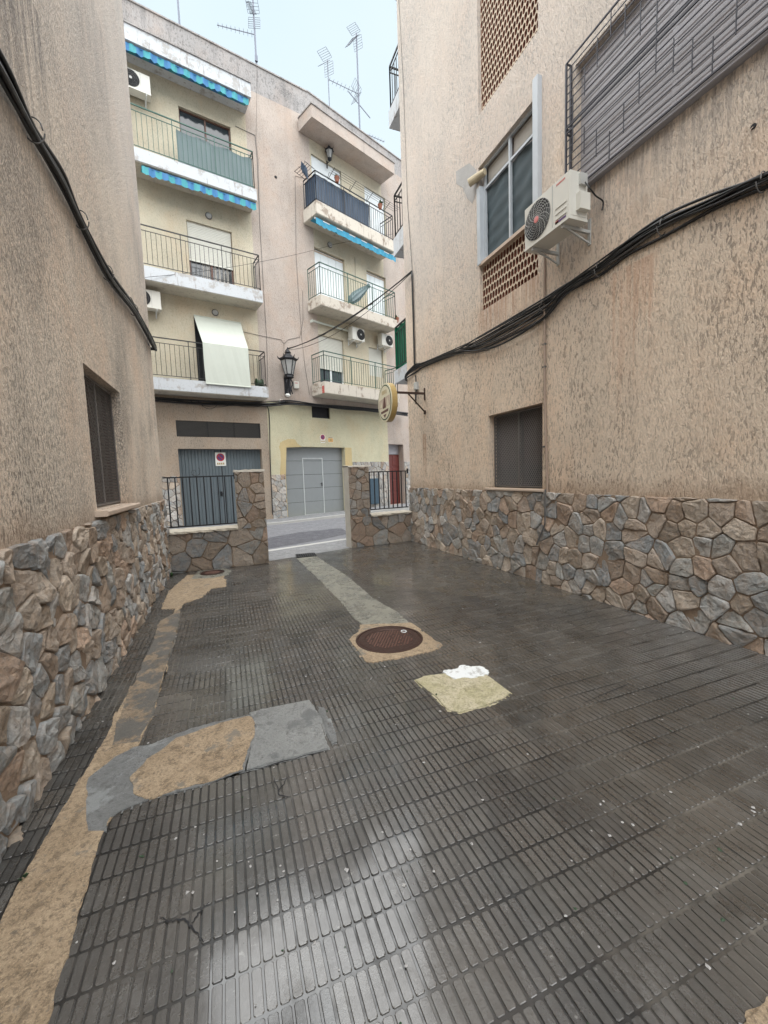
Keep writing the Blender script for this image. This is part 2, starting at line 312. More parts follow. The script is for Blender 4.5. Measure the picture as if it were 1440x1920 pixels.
BROWNS = [(.39, .315, .25), (.33, .265, .20), (.47, .39, .31), (.30, .225, .165), (.41, .29, .21), (.43, .36, .29)]
def stones(fr, u0, u1, z0, z1, size=.16, h=.035, joint=.008, seed=1, grey=.5, holes=(), w0=0, dark=1.0, rough=.007, asp=1.0, mortar=True):
    R = random.Random(seed); mb = MB(); nu = max(2, round((u1-u0)/(size*asp))); nz = max(2, round((z1-z0)/size)); du = (u1-u0)/nu; dz = (z1-z0)/nz; P = {}
    for i in range(-1, nu+1):
        for j in range(-1, nz+1): P[i, j] = (u0+(i+.5+(.25 if j % 2 else -.25)+R.uniform(-.42, .42))*du, z0+(j+.5+R.uniform(-.42, .42))*dz)
    for i, j in list(P): # drop some seeds so that sizes vary
        if R.random() < .14 and 0 <= i < nu: del P[i, j]
    ph = [R.uniform(0, 6) for _ in range(4)]
    for (i, j), (x, y) in P.items():
        poly = [(u0, z0), (u1, z0), (u1, z1), (u0, z1)]
        for a in range(-3, 4):
            for b in range(-3, 4):
                q = P.get((i+a, j+b))
                if q is None or (a == b == 0): continue
                nx, ny = q[0]-x, q[1]-y; L = math.hypot(nx, ny)
                if L < 1e-4: continue
                nx /= L; ny /= L; poly = clip(poly, nx, ny, (x+q[0])/2*nx+(y+q[1])/2*ny-joint/2)
                if len(poly) < 3: break
            if len(poly) < 3: break
        if len(poly) < 3: continue
        ar = abs(sum(p[0]*q[1]-q[0]*p[1] for p, q in zip(poly, poly[1:]+poly[:1])))/2
        if ar < size*size*.06: continue
        cx = sum(p[0] for p in poly)/len(poly); cy = sum(p[1] for p in poly)/len(poly)
        if any(q[0]-.01 < cx < q[1]+.01 and q[2]-.01 < cy < q[3]+.01 for q in holes): continue
        # split long edges, nick corners
        pl = []
        for a, b in zip(poly, poly[1:]+poly[:1]):
            L = math.hypot(b[0]-a[0], b[1]-a[1]); 
            if L < size*.12: pl.append(((a[0]+b[0])/2, (a[1]+b[1])/2)); continue
            pl.append((a[0]+(b[0]-a[0])*.06, a[1]+(b[1]-a[1])*.06)); o = R.uniform(-.045, .01)*L
            if L > size*.5: q_ = R.uniform(-.03, .015)*L; pl.append((a[0]+(b[0]-a[0])*.3-(b[1]-a[1])/L*q_, a[1]+(b[1]-a[1])*.3+(b[0]-a[0])/L*q_))
            pl.append(((a[0]+b[0])/2-(b[1]-a[1])/L*o, (a[1]+b[1])/2+(b[0]-a[0])/L*o)); pl.append((a[0]+(b[0]-a[0])*.94, a[1]+(b[1]-a[1])*.94))
        n = len(pl); tu, tz = R.uniform(-.09, .09), R.uniform(-.09, .09); hh = h*R.uniform(.7, 1.25); rad = math.sqrt(ar)
        off = Vector((R.uniform(0, 50), R.uniform(0, 50), R.uniform(0, 50))); ax = R.uniform(0, 6); cl = [R.uniform(-.3, .3) for _ in range(3)]
        def hgt(x, y, f):
            q = Vector((x, y, 0)); v = noise.noise(q*9/.16*.16+off)*.9+noise.noise(q*26+off)*.5+noise.noise(q*60+off)*.3
            t = (x-cx)*math.cos(ax)+(y-cy)*math.sin(ax); v += .9*max(0, t/rad-cl[0])-.9*max(0, -t/rad-cl[1])*.6
            return rough*1.9*v
        def ring(f, ww, jit):
            o_ = []
            for p in pl:
                x, y = cx+(p[0]-cx)*f, cy+(p[1]-cy)*f; o_.append(fr.p(x, w0+ww+max(-.02, ((x-cx)*tu+(y-cy)*tz))+jit*hgt(x, y, f), y))
            return o_
        e = min(.30, .014/max(.04, rad)); RS = [(1, hh*.05, 0), (.99, hh*.7, .3), (1-e*.6, hh*.97, .9), (.5+.5*(1-e)-e*.3, hh, 1.1), (.72*(1-e)+.1, hh*1.04, 1.2), (.45, hh*1.06, 1.3), (.2, hh*1.07, 1.3)]
        vs = [v for q in RS for v in ring(*q)]+[fr.p(cx, w0+hh*1.07+1.3*hgt(cx, cy, 0), cy)]
        fs = []; NR = len(RS)-1
        for q in range(NR):
            for t in range(n): fs.append((q*n+t, q*n+(t+1) % n, (q+1)*n+(t+1) % n, (q+1)*n+t))
        for t in range(n): fs.append((NR*n+t, NR*n+(t+1) % n, (NR+1)*n))
        base = R.choice(GREYS) if R.random() < grey else R.choice(BROWNS); f = R.uniform(.75, 1.15)*dark
        mb.add(vs, fs, 0, tuple(c*f for c in base))
    if mortar: wall(MBM(mb, 1), fr, u0, u1, z0, z1, holes, .06, w=w0+.010)
    return mb
class MBM:
    """routes quads into another builder with one material index"""
    def __init__(s, mb, m): s.mb = mb; s.i = m
    def quad(s, a, b, c, d, m=0): s.mb.add([a, b, c, d], [(0, 1, 2, 3)], s.i, (.2, .15, .1))
def slats(mb, fr, u0, u1, z0, z1, w, pitch=.05, d=.012, m=0):
    n = max(1, round((z1-z0)/pitch)); p = (z1-z0)/n
    for i in range(n):
        a = z0+i*p; q = [(w, a), (w+d, a+p*.25), (w+d, a+p*.8), (w, a+p)]
        for (w1, za), (w2, zb) in zip(q, q[1:]): mb.quad(fr.p(u0, w1, za), fr.p(u1, w1, za), fr.p(u1, w2, zb), fr.p(u0, w2, zb), m)
def railing(fr, u0, u1, w, z0, h, parent, mat, sides=(1, 1), gap=.115, t=.014, name='railing', posts=3):
    mb = MB(); zt = z0+h; zr = zt-.13*h
    def run(a, b, n):
        for zz, tt in ((zt, t*1.7), (zr, t), (z0+.07, t)): mb.tube([fr.p(a[0], a[1], zz), fr.p(b[0], b[1], zz)], tt*.75, 4)
        for i in range(n+1):
            f = i/n; u = a[0]+(b[0]-a[0])*f; ww = a[1]+(b[1]-a[1])*f
            mb.tube([fr.p(u, ww, z0+.07), fr.p(u, ww, zr)], t*.6, 4)
        L = max(1, round(math.hypot(a[0]-b[0], a[1]-b[1])/1.1))
        for i in range(L+1):
            f = i/L; mb.tube([fr.p(a[0]+(b[0]-a[0])*f, a[1]+(b[1]-a[1])*f, z0), fr.p(a[0]+(b[0]-a[0])*f, a[1]+(b[1]-a[1])*f, zt)], t*1.05, 4)
    run((u0, w), (u1, w), round((u1-u0)/gap))
    if sides[0]: run((u0, .03), (u0, w), round((w-.03)/gap))
    if sides[1]: run((u1, .03), (u1, w), round((w-.03)/gap))
    return mb.build(name, mat, parent)
def catmull(pts, n=6):
    pts = [Vector(p) for p in pts]; out = []
    for i in range(len(pts)-1):
        p0, p1, p2, p3 = pts[max(i-1, 0)], pts[i], pts[i+1], pts[min(i+2, len(pts)-1)]
        for t in range(n):
            t /= n; out.append(.5*((2*p1)+(p2-p0)*t+(2*p0-5*p1+4*p2-p3)*t*t+(3*p1-p0-3*p2+p3)*t**3))
    return out+[pts[-1]]
def sag(a, b, s, n=10):
    a, b = Vector(a), Vector(b); return [a.lerp(b, i/n)-Vector((0, 0, s*4*(i/n)*(1-i/n))) for i in range(n+1)]
# ---------------------------------------------------------------- planes of the place
XL, XR = -.88, 3.47; YL, YR = 6.72, 7.58
LW = Fr((XL, 0, 0), (0, 1, 0), (1, 0, 0)); RW = Fr((XR, 0, 0), (0, 1, 0), (-1, 0, 0))
aA, aB = math.radians(12.51), math.radians(23.4)
uA = V(math.cos(aA), math.sin(aA), 0); nA = V(-math.sin(aA), math.cos(aA), 0); uB = V(math.cos(aB), math.sin(aB), 0); nB = V(-math.sin(aB), math.cos(aB), 0)
BEND = 6.1; FA = Fr(nA*12.9, uA, -nA); PB = FA.p(BEND, 0, 0); FB = Fr(nB*(PB.dot(nB)), uB, -nB); uBend = FB.U.dot(PB-FB.b)
uq, _ = FA.px(505, 850); Pa = FA.p(uq, 0, 0); uq2, _ = FB.px(728, 850); Pb = FB.p(uq2, 0, 0)
GU = (Pb-Pa).normalized(); FG = Fr(Pa, GU, V(GU.y, -GU.x, 0)); GLEN = (Pb-Pa).length
#==================================================================== SETTING
def sheet(name, mat, pts, z):
    mb = MB(); mb.add([V(p[0], p[1], z if len(p) < 3 else p[2]) for p in pts], [tuple(range(len(pts)))]); return struct(mb.build(name, mat))
sheet('ground', 'asphalt', [(-150, -150), (150, -150), (150, 150), (-150, 150)], -.3)
sheet('road', 'asphalt', [(-40, 6.96), (.4, 6.96), (2.2, 7.5), (40, 7.7), (40, 40), (-40, 30)], -.010)
# alley paving: base with water in the grooves, and every raised bar of every tile as relief of one mesh
EDGE = lambda x: 6.93+.31*(x-.56)                 # where the paving stops at the street
mb = MB(); mb.add([V(XL-.02, -6, -.0036), V(XR+.02, -6, -.0036), V(XR+.02, 7.62, -.0036), V(2.2, 7.44, -.0036), V(.56, 6.93, -.0036), V(XL-.02, 6.93, -.0036)], [(0, 1, 2, 3, 4, 5)], 1, (.5, .5, .5))
mb.box(WF, XL-.02, XR+.02, 6.9, 6.94, -.3, -.02, 1)
TS = .2325; R = random.Random(3)
for i in range(-5, 17):
    for j in range(-9, 30):
        x0 = -.061+i*TS; y0 = .983+j*TS
        if x0+TS < XL or x0 > XR or y0 < -1.0: continue
        tt = R.gauss(.5, .22); tz = R.uniform(-.0008, .0008); tx, ty = R.uniform(-.010, .010), R.uniform(-.010, .010)
        if R.random() < .08: tt = R.choice([-.3, 1.3])
        for a in range(7):
            bx0 = x0+.0040+a*(TS-.002)/7; bx1 = x0+(a+1)*(TS-.002)/7-.0012
            for b in range(2):
                by0 = y0+.004+b*(TS-.002)/2; by1 = y0+(b+1)*(TS-.002)/2-.003
                if bx0 < XL+.005 or bx1 > XR-.005: continue
                if by1 > (6.76 if bx1 < .56 else (7.40 if bx0 > 2.05 else EDGE(bx1)-.03)): continue
                bz = tz+R.uniform(-.0005, .0004); c = .004; vs = []
                for (ins, z) in ((0, -.006), (.0005, bz-.0012), (.0018, bz)):
                    X0, X1, Y0, Y1 = bx0+ins, bx1-ins, by0+ins, by1-ins
                    for (X, Y) in ((X0+c, Y0), (X1-c, Y0), (X1, Y0+c), (X1, Y1-c), (X1-c, Y1), (X0+c, Y1), (X0, Y1-c), (X0, Y0+c)):
                        vs.append(V(X, Y, z+((X-x0-TS/2)*tx+(Y-y0-TS/2)*ty if z > -.004 else 0)))
                fs = [(q*8+t, q*8+(t+1) % 8, q*8+8+(t+1) % 8, q*8+8+t) for q in range(2) for t in range(8)]+[tuple(range(16, 24))]
                t2 = min(1, max(0, tt+R.uniform(-.12, .12))); mb.add(vs, fs, 0, (t2, t2, t2))
struct(mb.build('alley_paving', ['paving', 'groove']))
def rough_poly(pts, step=.02, j=.012, seed=1):
    R = random.Random(seed); out = []; fr_ = [(R.uniform(6, 60), R.uniform(0, 6)) for _ in range(7)]; t = 0
    for a, b in zip(pts, pts[1:]+pts[:1]):
        L = (b-a).length; n = max(1, int(L/step)); d = (b-a).normalized(); nn = V(-d.y, d.x, 0)
        for i in range(n):
            q = t+L*i/n; o = sum(math.sin(q*f+p)/(1+f/18) for f, p in fr_)*j*.6+R.uniform(-j, j)*.35
            out.append(a.lerp(b, i/n)+nn*o*min(1, 4*i/n, 4*(n-i)/n+.2))
        t += L
    return out
def patch_px(name, mat, px, z, j=.01, seed=1, step=.018, skirt=.012):
    P = [ground_at(x, y) for x, y in px]; P = rough_poly(P, step, j, seed); n = len(P); mb = MB()
    c = sum(P, V(0, 0, 0))/n
    if skirt:
        Q = rough_poly([V(q.x+(q.x-c.x)/max(.05, (q-c).length)*skirt, q.y+(q.y-c.y)/max(.05, (q-c).length)*skirt, 0) for q in [ground_at(x, y) for x, y in px]], .012, skirt*.9, seed+40); mb.add([V(q.x, q.y, -.0005) for q in Q], [tuple(range(len(Q)))])
    lo = [V(p.x, p.y, -.012 if not skirt else -.0034) for p in P]; hi = [V(p.x+(c.x-p.x)*.004, p.y+(c.y-p.y)*.004, z) for p in P]
    mb.add(lo+hi, [tuple(range(n, 2*n))]+[(i, (i+1) % n, n+(i+1) % n, n+i) for i in range(n)]); return struct(mb.build(name, mat))
patch_px('sandy_strip', 'concrete_sand', [(0, 1730), (30, 1665), (100, 1545), (165, 1440), (205, 1370), (235, 1310), (290, 1240), (312, 1180), (335, 1130), (336, 1160), (318, 1225), (300, 1290), (282, 1350), (266, 1385), (255, 1410), (230, 1450), (215, 1520), (190, 1570), (170, 1640), (150, 1700), (130, 1780), (105, 1850), (85, 1935), (60, 2020), (-160, 2020)], .0032, .006, 5)
patch_px('sandy_patch', 'concrete_sand', [(302, 1142), (318, 1108), (352, 1078), (420, 1078), (424, 1100), (395, 1104), (380, 1120), (344, 1132), (338, 1142)], .0030, .012, 6)
patch_px('brown_strip', 'concrete_brown', [(236, 1310), (258, 1265), (280, 1220), (300, 1165), (337, 1143), (335, 1172), (318, 1225), (300, 1290), (282, 1350), (262, 1392), (210, 1400)], .0038, .008, 7)
patch_px('grey_mortar', 'concrete_grey', [(160, 1505), (165, 1460), (215, 1420), (250, 1402), (285, 1396), (330, 1378), (380, 1361), (440, 1347), (470, 1340), (482, 1352), (460, 1445), (380, 1474), (300, 1492), (240, 1515), (205, 1535), (200, 1560), (165, 1560)], .0036, .006, 8)
patch_px('sandy_block', 'concrete_sand', [(250, 1490), (243, 1460), (275, 1425), (330, 1385), (400, 1362), (466, 1344), (480, 1355), (478, 1380), (462, 1418), (456, 1444), (400, 1466), (330, 1482), (278, 1500)], .0062, .008, 9)
patch_px('grey_slab', 'concrete_slab', [(462, 1445), (470, 1408), (480, 1362), (468, 1338), (500, 1330), (580, 1314), (598, 1345), (616, 1404), (540, 1424)], .0075, .003, 10)
patch_px('mortar_smear', 'concrete_grey', [(594, 1322), (608, 1328), (622, 1360), (632, 1392), (622, 1396), (610, 1360)], .0025, .010, 11, .02)
patch_px('concrete_strip', 'concrete_strip', [(556, 1047), (592, 1043), (650, 1080), (700, 1122), (748, 1150), (770, 1172), (690, 1178), (664, 1160), (640, 1130), (600, 1088)], .0034, .006, 12)
patch_px('manhole_apron', 'concrete_sand', [(655, 1200), (672, 1186), (676, 1172), (770, 1168), (800, 1190), (828, 1210), (812, 1222), (760, 1232), (700, 1243), (684, 1240), (668, 1216)], .0046, .006, 13)
patch_px('mossy_patch', 'concrete_moss', [(778, 1276), (800, 1268), (880, 1258), (915, 1268), (957, 1300), (945, 1310), (905, 1325), (862, 1337), (840, 1332), (815, 1305)], .0055, .004, 14)
patch_px('white_paint_spill', 'white_paint', [(830, 1262), (842, 1257), (850, 1256), (860, 1254), (868, 1248), (874, 1250), (884, 1252), (896, 1251), (906, 1252), (913, 1257), (916, 1264), (908, 1270), (895, 1271), (880, 1273), (866, 1272), (850, 1275), (840, 1268)], .0075, .014, 15, .008)
patch_px('apron_round_cover', 'concrete_strip', [(358, 1086), (372, 1071), (420, 1066), (434, 1070), (428, 1078), (400, 1084)], .0040, .004, 16)
patch_px('corner_concrete', 'concrete_sand', [(1360, 1960), (1410, 1905), (1460, 1850), (1600, 1900), (1600, 2100), (1400, 2100)], .004, .012, 17)
patch_px('street_apron', 'sidewalk', [(503, 1054), (556, 1046), (657, 1029), (650, 1008), (503, 1032)], -.0045, .004, 18, skirt=0)
sheet('white_line', 'kerb', [ground_at(x, y, -.0025)[:2] for x, y in ((490, 1036), (660, 1010), (660, 1008), (490, 1033))], -.0025)
mb = MB(); P = [ground_at(x, y) for x, y in [(640, 1055), (665, 1032), (775, 1017), (860, 1040), (960, 1075), (1090, 1115), (1120, 1135), (1000, 1128), (900, 1120), (780, 1105), (690, 1090)]]
P = rough_poly(catmull(P+[P[0]], 3)[:-1], .08, .02, 3); mb.add([V(p.x, p.y, -.0009) for p in P], [tuple(range(len(P)))]); struct(mb.build('puddle', 'puddle'))
# far side: pavement with kerb
mb = MB()
A0, A1, A2, A3 = FA.p(-14, 0, .06), FA.p(uq, 0, .07), FG.p(GLEN, 0, .14), FB.p(uq2+14, 0, .22)
E0, E1, E2, E3 = FA.p(-14, .95, .05), FA.p(uq, .95, .06), FG.p(GLEN, .95, .12), FB.p(uq2+14, .95, .16)
for a, b, c, d in ((A0, A1, E1, E0), (A1, A2, E2, E1), (A2, A3, E3, E2)): mb.quad(a, b, c, d)
dn = V(0, 0, -.3)
for a, b in ((E0, E1), (E1, E2), (E2, E3)):
    o = V(0, -.09, -.004); mb.quad(a, b, b+o, a+o, 1); mb.quad(a+o, b+o, b+o+dn, a+o+dn, 1)
struct(mb.build('sidewalk', ['sidewalk', 'kerb']))
mb = MB(); P = [ground_at(x, y, -.006) for x, y in [(450, 1035), (505, 1008), (560, 998), (640, 990), (655, 1000), (600, 1012), (505, 1028)]]; mb.add(P, [tuple(range(len(P)))]); struct(mb.build('asphalt_repair', 'asphalt_dark'))
for px_ in (((300, 1718), (322, 1728), (345, 1722), (358, 1736), (382, 1768)), ((358, 1734), (372, 1712), (392, 1692)), ((513, 1460), (524, 1490), (545, 1494)), ((524, 1482), (540, 1458)), ((1095, 1318), (1180, 1282)), ((462, 1447), (540, 1426), (616, 1406))):
    mb = MB(); P = [ground_at(x, y) for x, y in px_]; Q = []
    for a, b in zip(P, P[1:]):
        for q in range(6): Q.append(a.lerp(b, q/6)+V(rnd.uniform(-.004, .004), rnd.uniform(-.004, .004), 0))
    Q.append(P[-1]); vs = []
    for i, p in enumerate(Q):
        d = (Q[min(i+1, len(Q)-1)]-Q[max(i-1, 0)]).normalized(); n_ = V(-d.y, d.x, 0)*(.0008+.0022*math.sin(math.pi*(i+.5)/len(Q))*rnd.uniform(.5, 1.3)); vs += [p+n_+V(0, 0, .0016), p-n_+V(0, 0, .0016)]
    mb.add(vs, [(2*i, 2*i+1, 2*i+3, 2*i+2) for i in range(len(Q)-1)]); struct(mb.build('paving_crack', 'dark_void'))
# small bits of dirt on the paving
R = random.Random(11); mb = MB()
for i in range(620):
    x, y = R.uniform(XL+.1, XR-.1), (R.random()**1.3)*6.6+.6; s = R.choice([.0025, .003, .004, .005, .007])*R.uniform(.7, 1.3)
    n = R.randint(5, 7); a0 = R.uniform(0, 6); q = [V(x+math.cos(a0+t*6.283/n)*s*R.uniform(.5, 1.2), y+math.sin(a0+t*6.283/n)*s*R.uniform(.5, 1.3), .0012) for t in range(n)]
    mb.add(q+[V(x, y, .0012+s*.5)], [(t, (t+1) % n, n) for t in range(n)], 0 if R.random() < .75 else 1)
tag(mb.build('ground_litter', ['plaster_grey', 'leaf_dark']), 'pale crumbs and dark specks scattered over the wet paving', 'litter', kind='stuff')
R = random.Random(12); mb = MB()
for (cx, cy, s) in ((650, 1632, .009), (757, 1660, .007), (590, 1768, .005), (1238, 1592, .004), (905, 1500, .006)):
    c = ground_at(cx, cy); n = 11; q = [V(c.x+math.cos(t*6.283/n)*s*R.uniform(.4, 1.4), c.y+math.sin(t*6.283/n)*s*R.uniform(.4, 1.3), .0018) for t in range(n)]
    mb.add(q+[V(c.x, c.y, .004)], [(t, (t+1) % n, n) for t in range(n)])
tag(mb.build('gum_stains', 'plaster_grey'), 'whitish flattened blobs stuck on the ribbed paving', 'stains', kind='stuff')
#==================================================================== LEFT BUILDING
def mesh_grille(fr, u0, u1, z0, z1, w, parent, pitch=.034, r=.0022):
    mb = MB()
    for sgn in (1, -1):
        c = -(z1-z0)
        while c < (u1-u0)+(z1-z0):
            pts = []
            a0 = max(0, -c) if True else 0
            # line: u = u0 + c + t (sgn 1), z rises with t*1.45
            t0, t1 = 0, (z1-z0)
            ua = (u0+c); ub = ua+(t1)/1.45
            lo = max(u0, min(ua, ub)); hi = min(u1, max(ua, ub))
            if hi-lo > .005:
                za = (lo-ua)*1.45; zb = (hi-ua)*1.45
                if sgn > 0: mb.tube([fr.p(lo, w, z0+za), fr.p(hi, w, z0+zb)], r, 3, cap=False)
                else: mb.tube([fr.p(lo, w+.002, z1-za), fr.p(hi, w+.002, z1-zb)], r, 3, cap=False)
            c += pitch
    for a, b in (((u0, z0), (u1, z0)), ((u0, z1), (u1, z1)), ((u0, z0), (u0, z1)), ((u1, z0), (u1, z1)), (((u0+u1)/2, z0), ((u0+u1)/2, z1))):
        mb.tube([fr.p(a[0], w, a[1]), fr.p(b[0], w, b[1])], .011, 4)
    return mb.build('mesh_grille', 'wire_grey', parent)
def window(fr, u0, u1, z0, z1, depth, parent, fm='wood_brown', gm='glass_dark', name='window', nsash=2, shutter=0, sm='shutter', t=.035, pitch=.045):
    mb = MB(); w0 = -depth; w1 = -depth+.04
    mb.box(fr, u0, u1, w0-.02, w0-.012, z0, z1)     # backing rebate
    for a, b, c, d in ((u0, u0+t, z0, z1), (u1-t, u1, z0, z1), (u0+t, u1-t, z0, z0+t*1.3), (u0+t, u1-t, z1-t, z1)): mb.box(fr, a, b, w0, w1, c, d)
    for i in range(1, nsash):
        x = u0+(u1-u0)*i/nsash; mb.box(fr, x-t*.55, x+t*.55, w0+.002, w1+.004, z0+t, z1-t)
    o = mb.build(name, fm, parent)
    mb = MB(); mb.box(fr, u0+t*.6, u1-t*.6, w0+.008, w0+.016, z0+t*.6, z1-t*.6); mb.build('pane', gm, o)
    if shutter > 0:
        mb = MB(); zb = z1-(z1-z0)*shutter; slats(mb, fr, u0+.02, u1-.02, zb, z1, w1+.008, pitch); mb.box(fr, u0+.02, u1-.02, w1+.006, w1+.03, zb-.03, zb); mb.build('roller_shutter', sm, o)
    return o
PT = 1.10     # top of the stone plinth
b1 = thing('apartment_building', (XL-3, 2, -.05), 'grey tan stucco house on the left of the alley with a barred window', 'building')
wh = (3.47, 4.52, 1.17, 2.2, .16); wtop = (1.9, 3.24, 4.18, 5.3, .12)
mb = MB(); wall(mb, LW, -3.6, YL, -.1, 8.5, [wh, wtop], .16)
c = [V(XL, YL, -.1), V(XL-7, YL, -.1), V(XL-7, YL, 8.5), V(XL, YL, 8.5)]; mb.quad(*c); mb.quad(V(XL, -3.6, -.1), V(XL-7, -3.6, -.1), V(XL-7, -3.6, 8.5), V(XL, -3.6, 8.5)); mb.quad(V(XL-7, -3.6, -.1), V(XL-7, YL, -.1), V(XL-7, YL, 8.5), V(XL-7, -3.6, 8.5))
mb.quad(V(XL, -3.6, 8.5), V(XL, YL, 8.5), V(XL-7, YL, 8.5), V(XL-7, -3.6, 8.5)); mb.build('wall', 'stucco_left', b1)
mb = stones(LW, -3, YL+.03, -.02, PT, .14, .027, .012, 21, .42, [], 0, 1.22, .009); 
mb2 = stones(Fr((XL, YL, 0), (-1, 0, 0), (0, 1, 0)), .0, 2.4, -.02, PT, .16, .04, .013, 22); 
pl = mb.build('stone_plinth', ['stone', 'stone_mortar'], b1); mb2.build('stone_plinth', ['stone', 'stone_mortar'], b1)
wo = window(LW, 3.47, 4.52, 1.17, 2.2, .16, b1, 'wood_brown', 'brown_glass'); mesh_grille(LW, 3.49, 4.50, 1.19, 2.18, -.075, wo, .036, .0028)
mb = MB(); mb.bbox(LW, 3.40, 4.58, -.12, .085, 1.125, 1.165, 0, .008); mb.build('sill', 'sill', wo)
window(LW, 1.9, 3.24, 4.18, 5.3, .12, b1, 'iron_dark', 'glass_dark')
# cable bundle on the left wall
def bundle(name, paths, label, mats=('black_cable', 'grey_cable'), tie=None):
    mb = MB()
    for pts, r, m in paths: mb.tube(catmull(pts, 6), r, 7, m)
    return tag(mb.build(name, list(mats), smooth=True), label, 'cable')
R = random.Random(5); paths = []
base = [LW.px(x, y, .03) for x, y in ((-150, -140), (0, 130), (60, 240), (110, 330), (150, 410), (200, 510), (250, 580), (286, 645))]
base = [(-1.5, 3.42), (.8, 3.38)]+base
for i in range(13):
    ox, oz = R.uniform(.008, .05), R.uniform(-.05, .045); pts = []
    for j, (u, z) in enumerate(base):
        tight = .65 if j in (4, 6) else 1; pts.append(LW.p(u, .004+ox*tight, z+oz*tight+R.uniform(-.018, .018)*(1 if tight == 1 else .3)))
    pts.append(LW.p(YL+.035, .0+ox*.3, base[-1][1]+oz*.3-.05)); pts.append(V(XL-.4, YL+.03+ox*.3, base[-1][1]-.02+oz*.5)); pts.append(V(XL-1.6, YL+.03+ox*.3, base[-1][1]+.02+oz))
    paths.append((pts, R.choice([.007, .009, .012, .015]), 0 if R.random() < .9 else 1))
paths.append(([LW.p(5.2, .05, 3.33), LW.p(5.9, .09, 3.22), LW.p(6.1, .06, 3.1), LW.p(6.2, .03, 3.32)], .0035, 0))
for u_, z_ in (base[4], base[6], base[7], base[8]): paths.append(([LW.p(u_+.003*q, .032+.045*math.cos(q*.7), z_+.06*math.sin(q*.7)) for q in range(10)], .004, 1))
bundle('cable_bundle', paths, 'thick black cable bundle sagging along the left stucco wall')
#==================================================================== RIGHT BUILDING
b2 = thing('apartment_building', (XR+3, 2, -.05), 'tan stucco house on the right of the alley with barred windows and brick lattices', 'building')
W1 = (3.85, 4.9, 1.12, 2.12, .17); WM = (3.92, 5.07, 3.57, 5.46, .13); WT = (3.92, 5.05, 6.10, 9.2, .12); WB = (.6, 3.40, 4.13, 5.30, .12)
mb = MB(); wall(mb, RW, -3.6, YR, -.1, 10.5, [W1, WM, WT, WB], .13)
mb.quad(V(XR, YR, -.1), V(XR+7, YR, -.1), V(XR+7, YR, 10.5), V(XR, YR, 10.5)); mb.quad(V(XR, -3.6, -.1), V(XR+7, -3.6, -.1), V(XR+7, -3.6, 10.5), V(XR, -3.6, 10.5)); mb.quad(V(XR+7, -3.6, -.1), V(XR+7, YR, -.1), V(XR+7, YR, 10.5), V(XR+7, -3.6, 10.5))
mb.quad(V(XR, -3.6, 10.5), V(XR, YR, 10.5), V(XR+7, YR, 10.5), V(XR+7, -3.6, 10.5)); mb.build('wall', 'stucco_right', b2)
mb = stones(RW, -3, YR+.02, -.02, 1.08, .15, .026, .009, 31, .45, [], 0, 1.1, .006); mb.build('stone_plinth', ['stone', 'stone_mortar'], b2)
mb = stones(Fr((XR, YR, 0), (1, 0, 0), (0, 1, 0)), 0, 2.4, -.02, 1.08, .16, .03, .01, 32); mb.build('stone_plinth', ['stone', 'stone_mortar'], b2)
wo = window(RW, *W1[:4], .17, b2, 'iron_dark', 'glass_warm'); mesh_grille(RW, 3.87, 4.88, 1.14, 2.10, -.09, wo, .034, .0030)
mb = MB(); mb.bbox(RW, 3.80, 4.95, -.15, .045, 1.085, 1.118, 0, .006); mb.build('sill', 'sill', wo)
def lattice(u0, u1, z0, z1, w, parent, pu=.058, pz=.098, m='lattice'):
    # pierced brick screen: face with real rounded slots
    mb = MB(); n = int((u1-u0)/pu); pu = (u1-u0)/n; kz = int((z1-z0)/pz); pz = (z1-z0)/kz
    for j in range(kz):
        for i in range(-1, n+1):
            a = u0+(i+(.5 if j % 2 else 0))*pu; b = a+pu; c = z0+j*pz; d = c+pz
            a2, b2 = max(a, u0), min(b, u1)
            if b2-a2 < pu*.3: 
                if b2 > a2: mb.box(RW, a2, b2, w-.06, w, c, d)
                continue
            su, sz = pu*.085, pz*.06; A, B, C, D = a2+su, b2-su, c+sz, d-sz
            if B-A < .01: mb.box(RW, a2, b2, w-.06, w, c, d); continue
            k2 = min(.35*(B-A), .016); inn = [(A+k2, C), (B-k2, C), (B, C+k2*1.2), (B, D-k2*1.2), (B-k2, D), (A+k2, D), (A, D-k2*1.2), (A, C+k2*1.2)]
            ou = [((a2+b2)/2-.2*(b2-a2), c), ((a2+b2)/2+.2*(b2-a2), c), (b2, c+.25*pz), (b2, d-.25*pz), ((a2+b2)/2+.2*(b2-a2), d), ((a2+b2)/2-.2*(b2-a2), d), (a2, d-.25*pz), (a2, c+.25*pz)]
            cor = {1: (b2, c), 3: (b2, d), 5: (a2, d), 7: (a2, c)}
            vs = [RW.p(x, w, z) for x, z in inn]+[RW.p(x, w, z) for x, z in ou]+[RW.p(x, w-.06, z) for x, z in inn]
            fs = []
            for t in range(8): fs.append((t, (t+1) % 8, 16+(t+1) % 8, 16+t))
            nb = 24; vs += [RW.p(*[(q[0], w, q[1])][0]) for q in (cor[1], cor[3], cor[5], cor[7])]
            for t in range(8):
                t1 = (t+1) % 8
                if t in (1, 3, 5, 7): fs.append((8+t, nb+(t//2), 8+t1, t1, t))
                else: fs.append((8+t, 8+t1, t1, t))
            mb.add(vs, fs[:8], 1); n0 = len(mb.v)-len(vs); [(mb.f.append([q_+n0 for q_ in f_]), mb.m.append(0), mb.t.append((0, 0, 0))) for f_ in fs[8:]]
    o = mb.build('brick_lattice', [m, 'lattice_brown'], parent); return o
lattice(3.92, 5.07, 3.57, 4.18, -.05, b2); lattice(3.92, 5.05, 6.10, 9.2, -.05, b2, .055, .088)
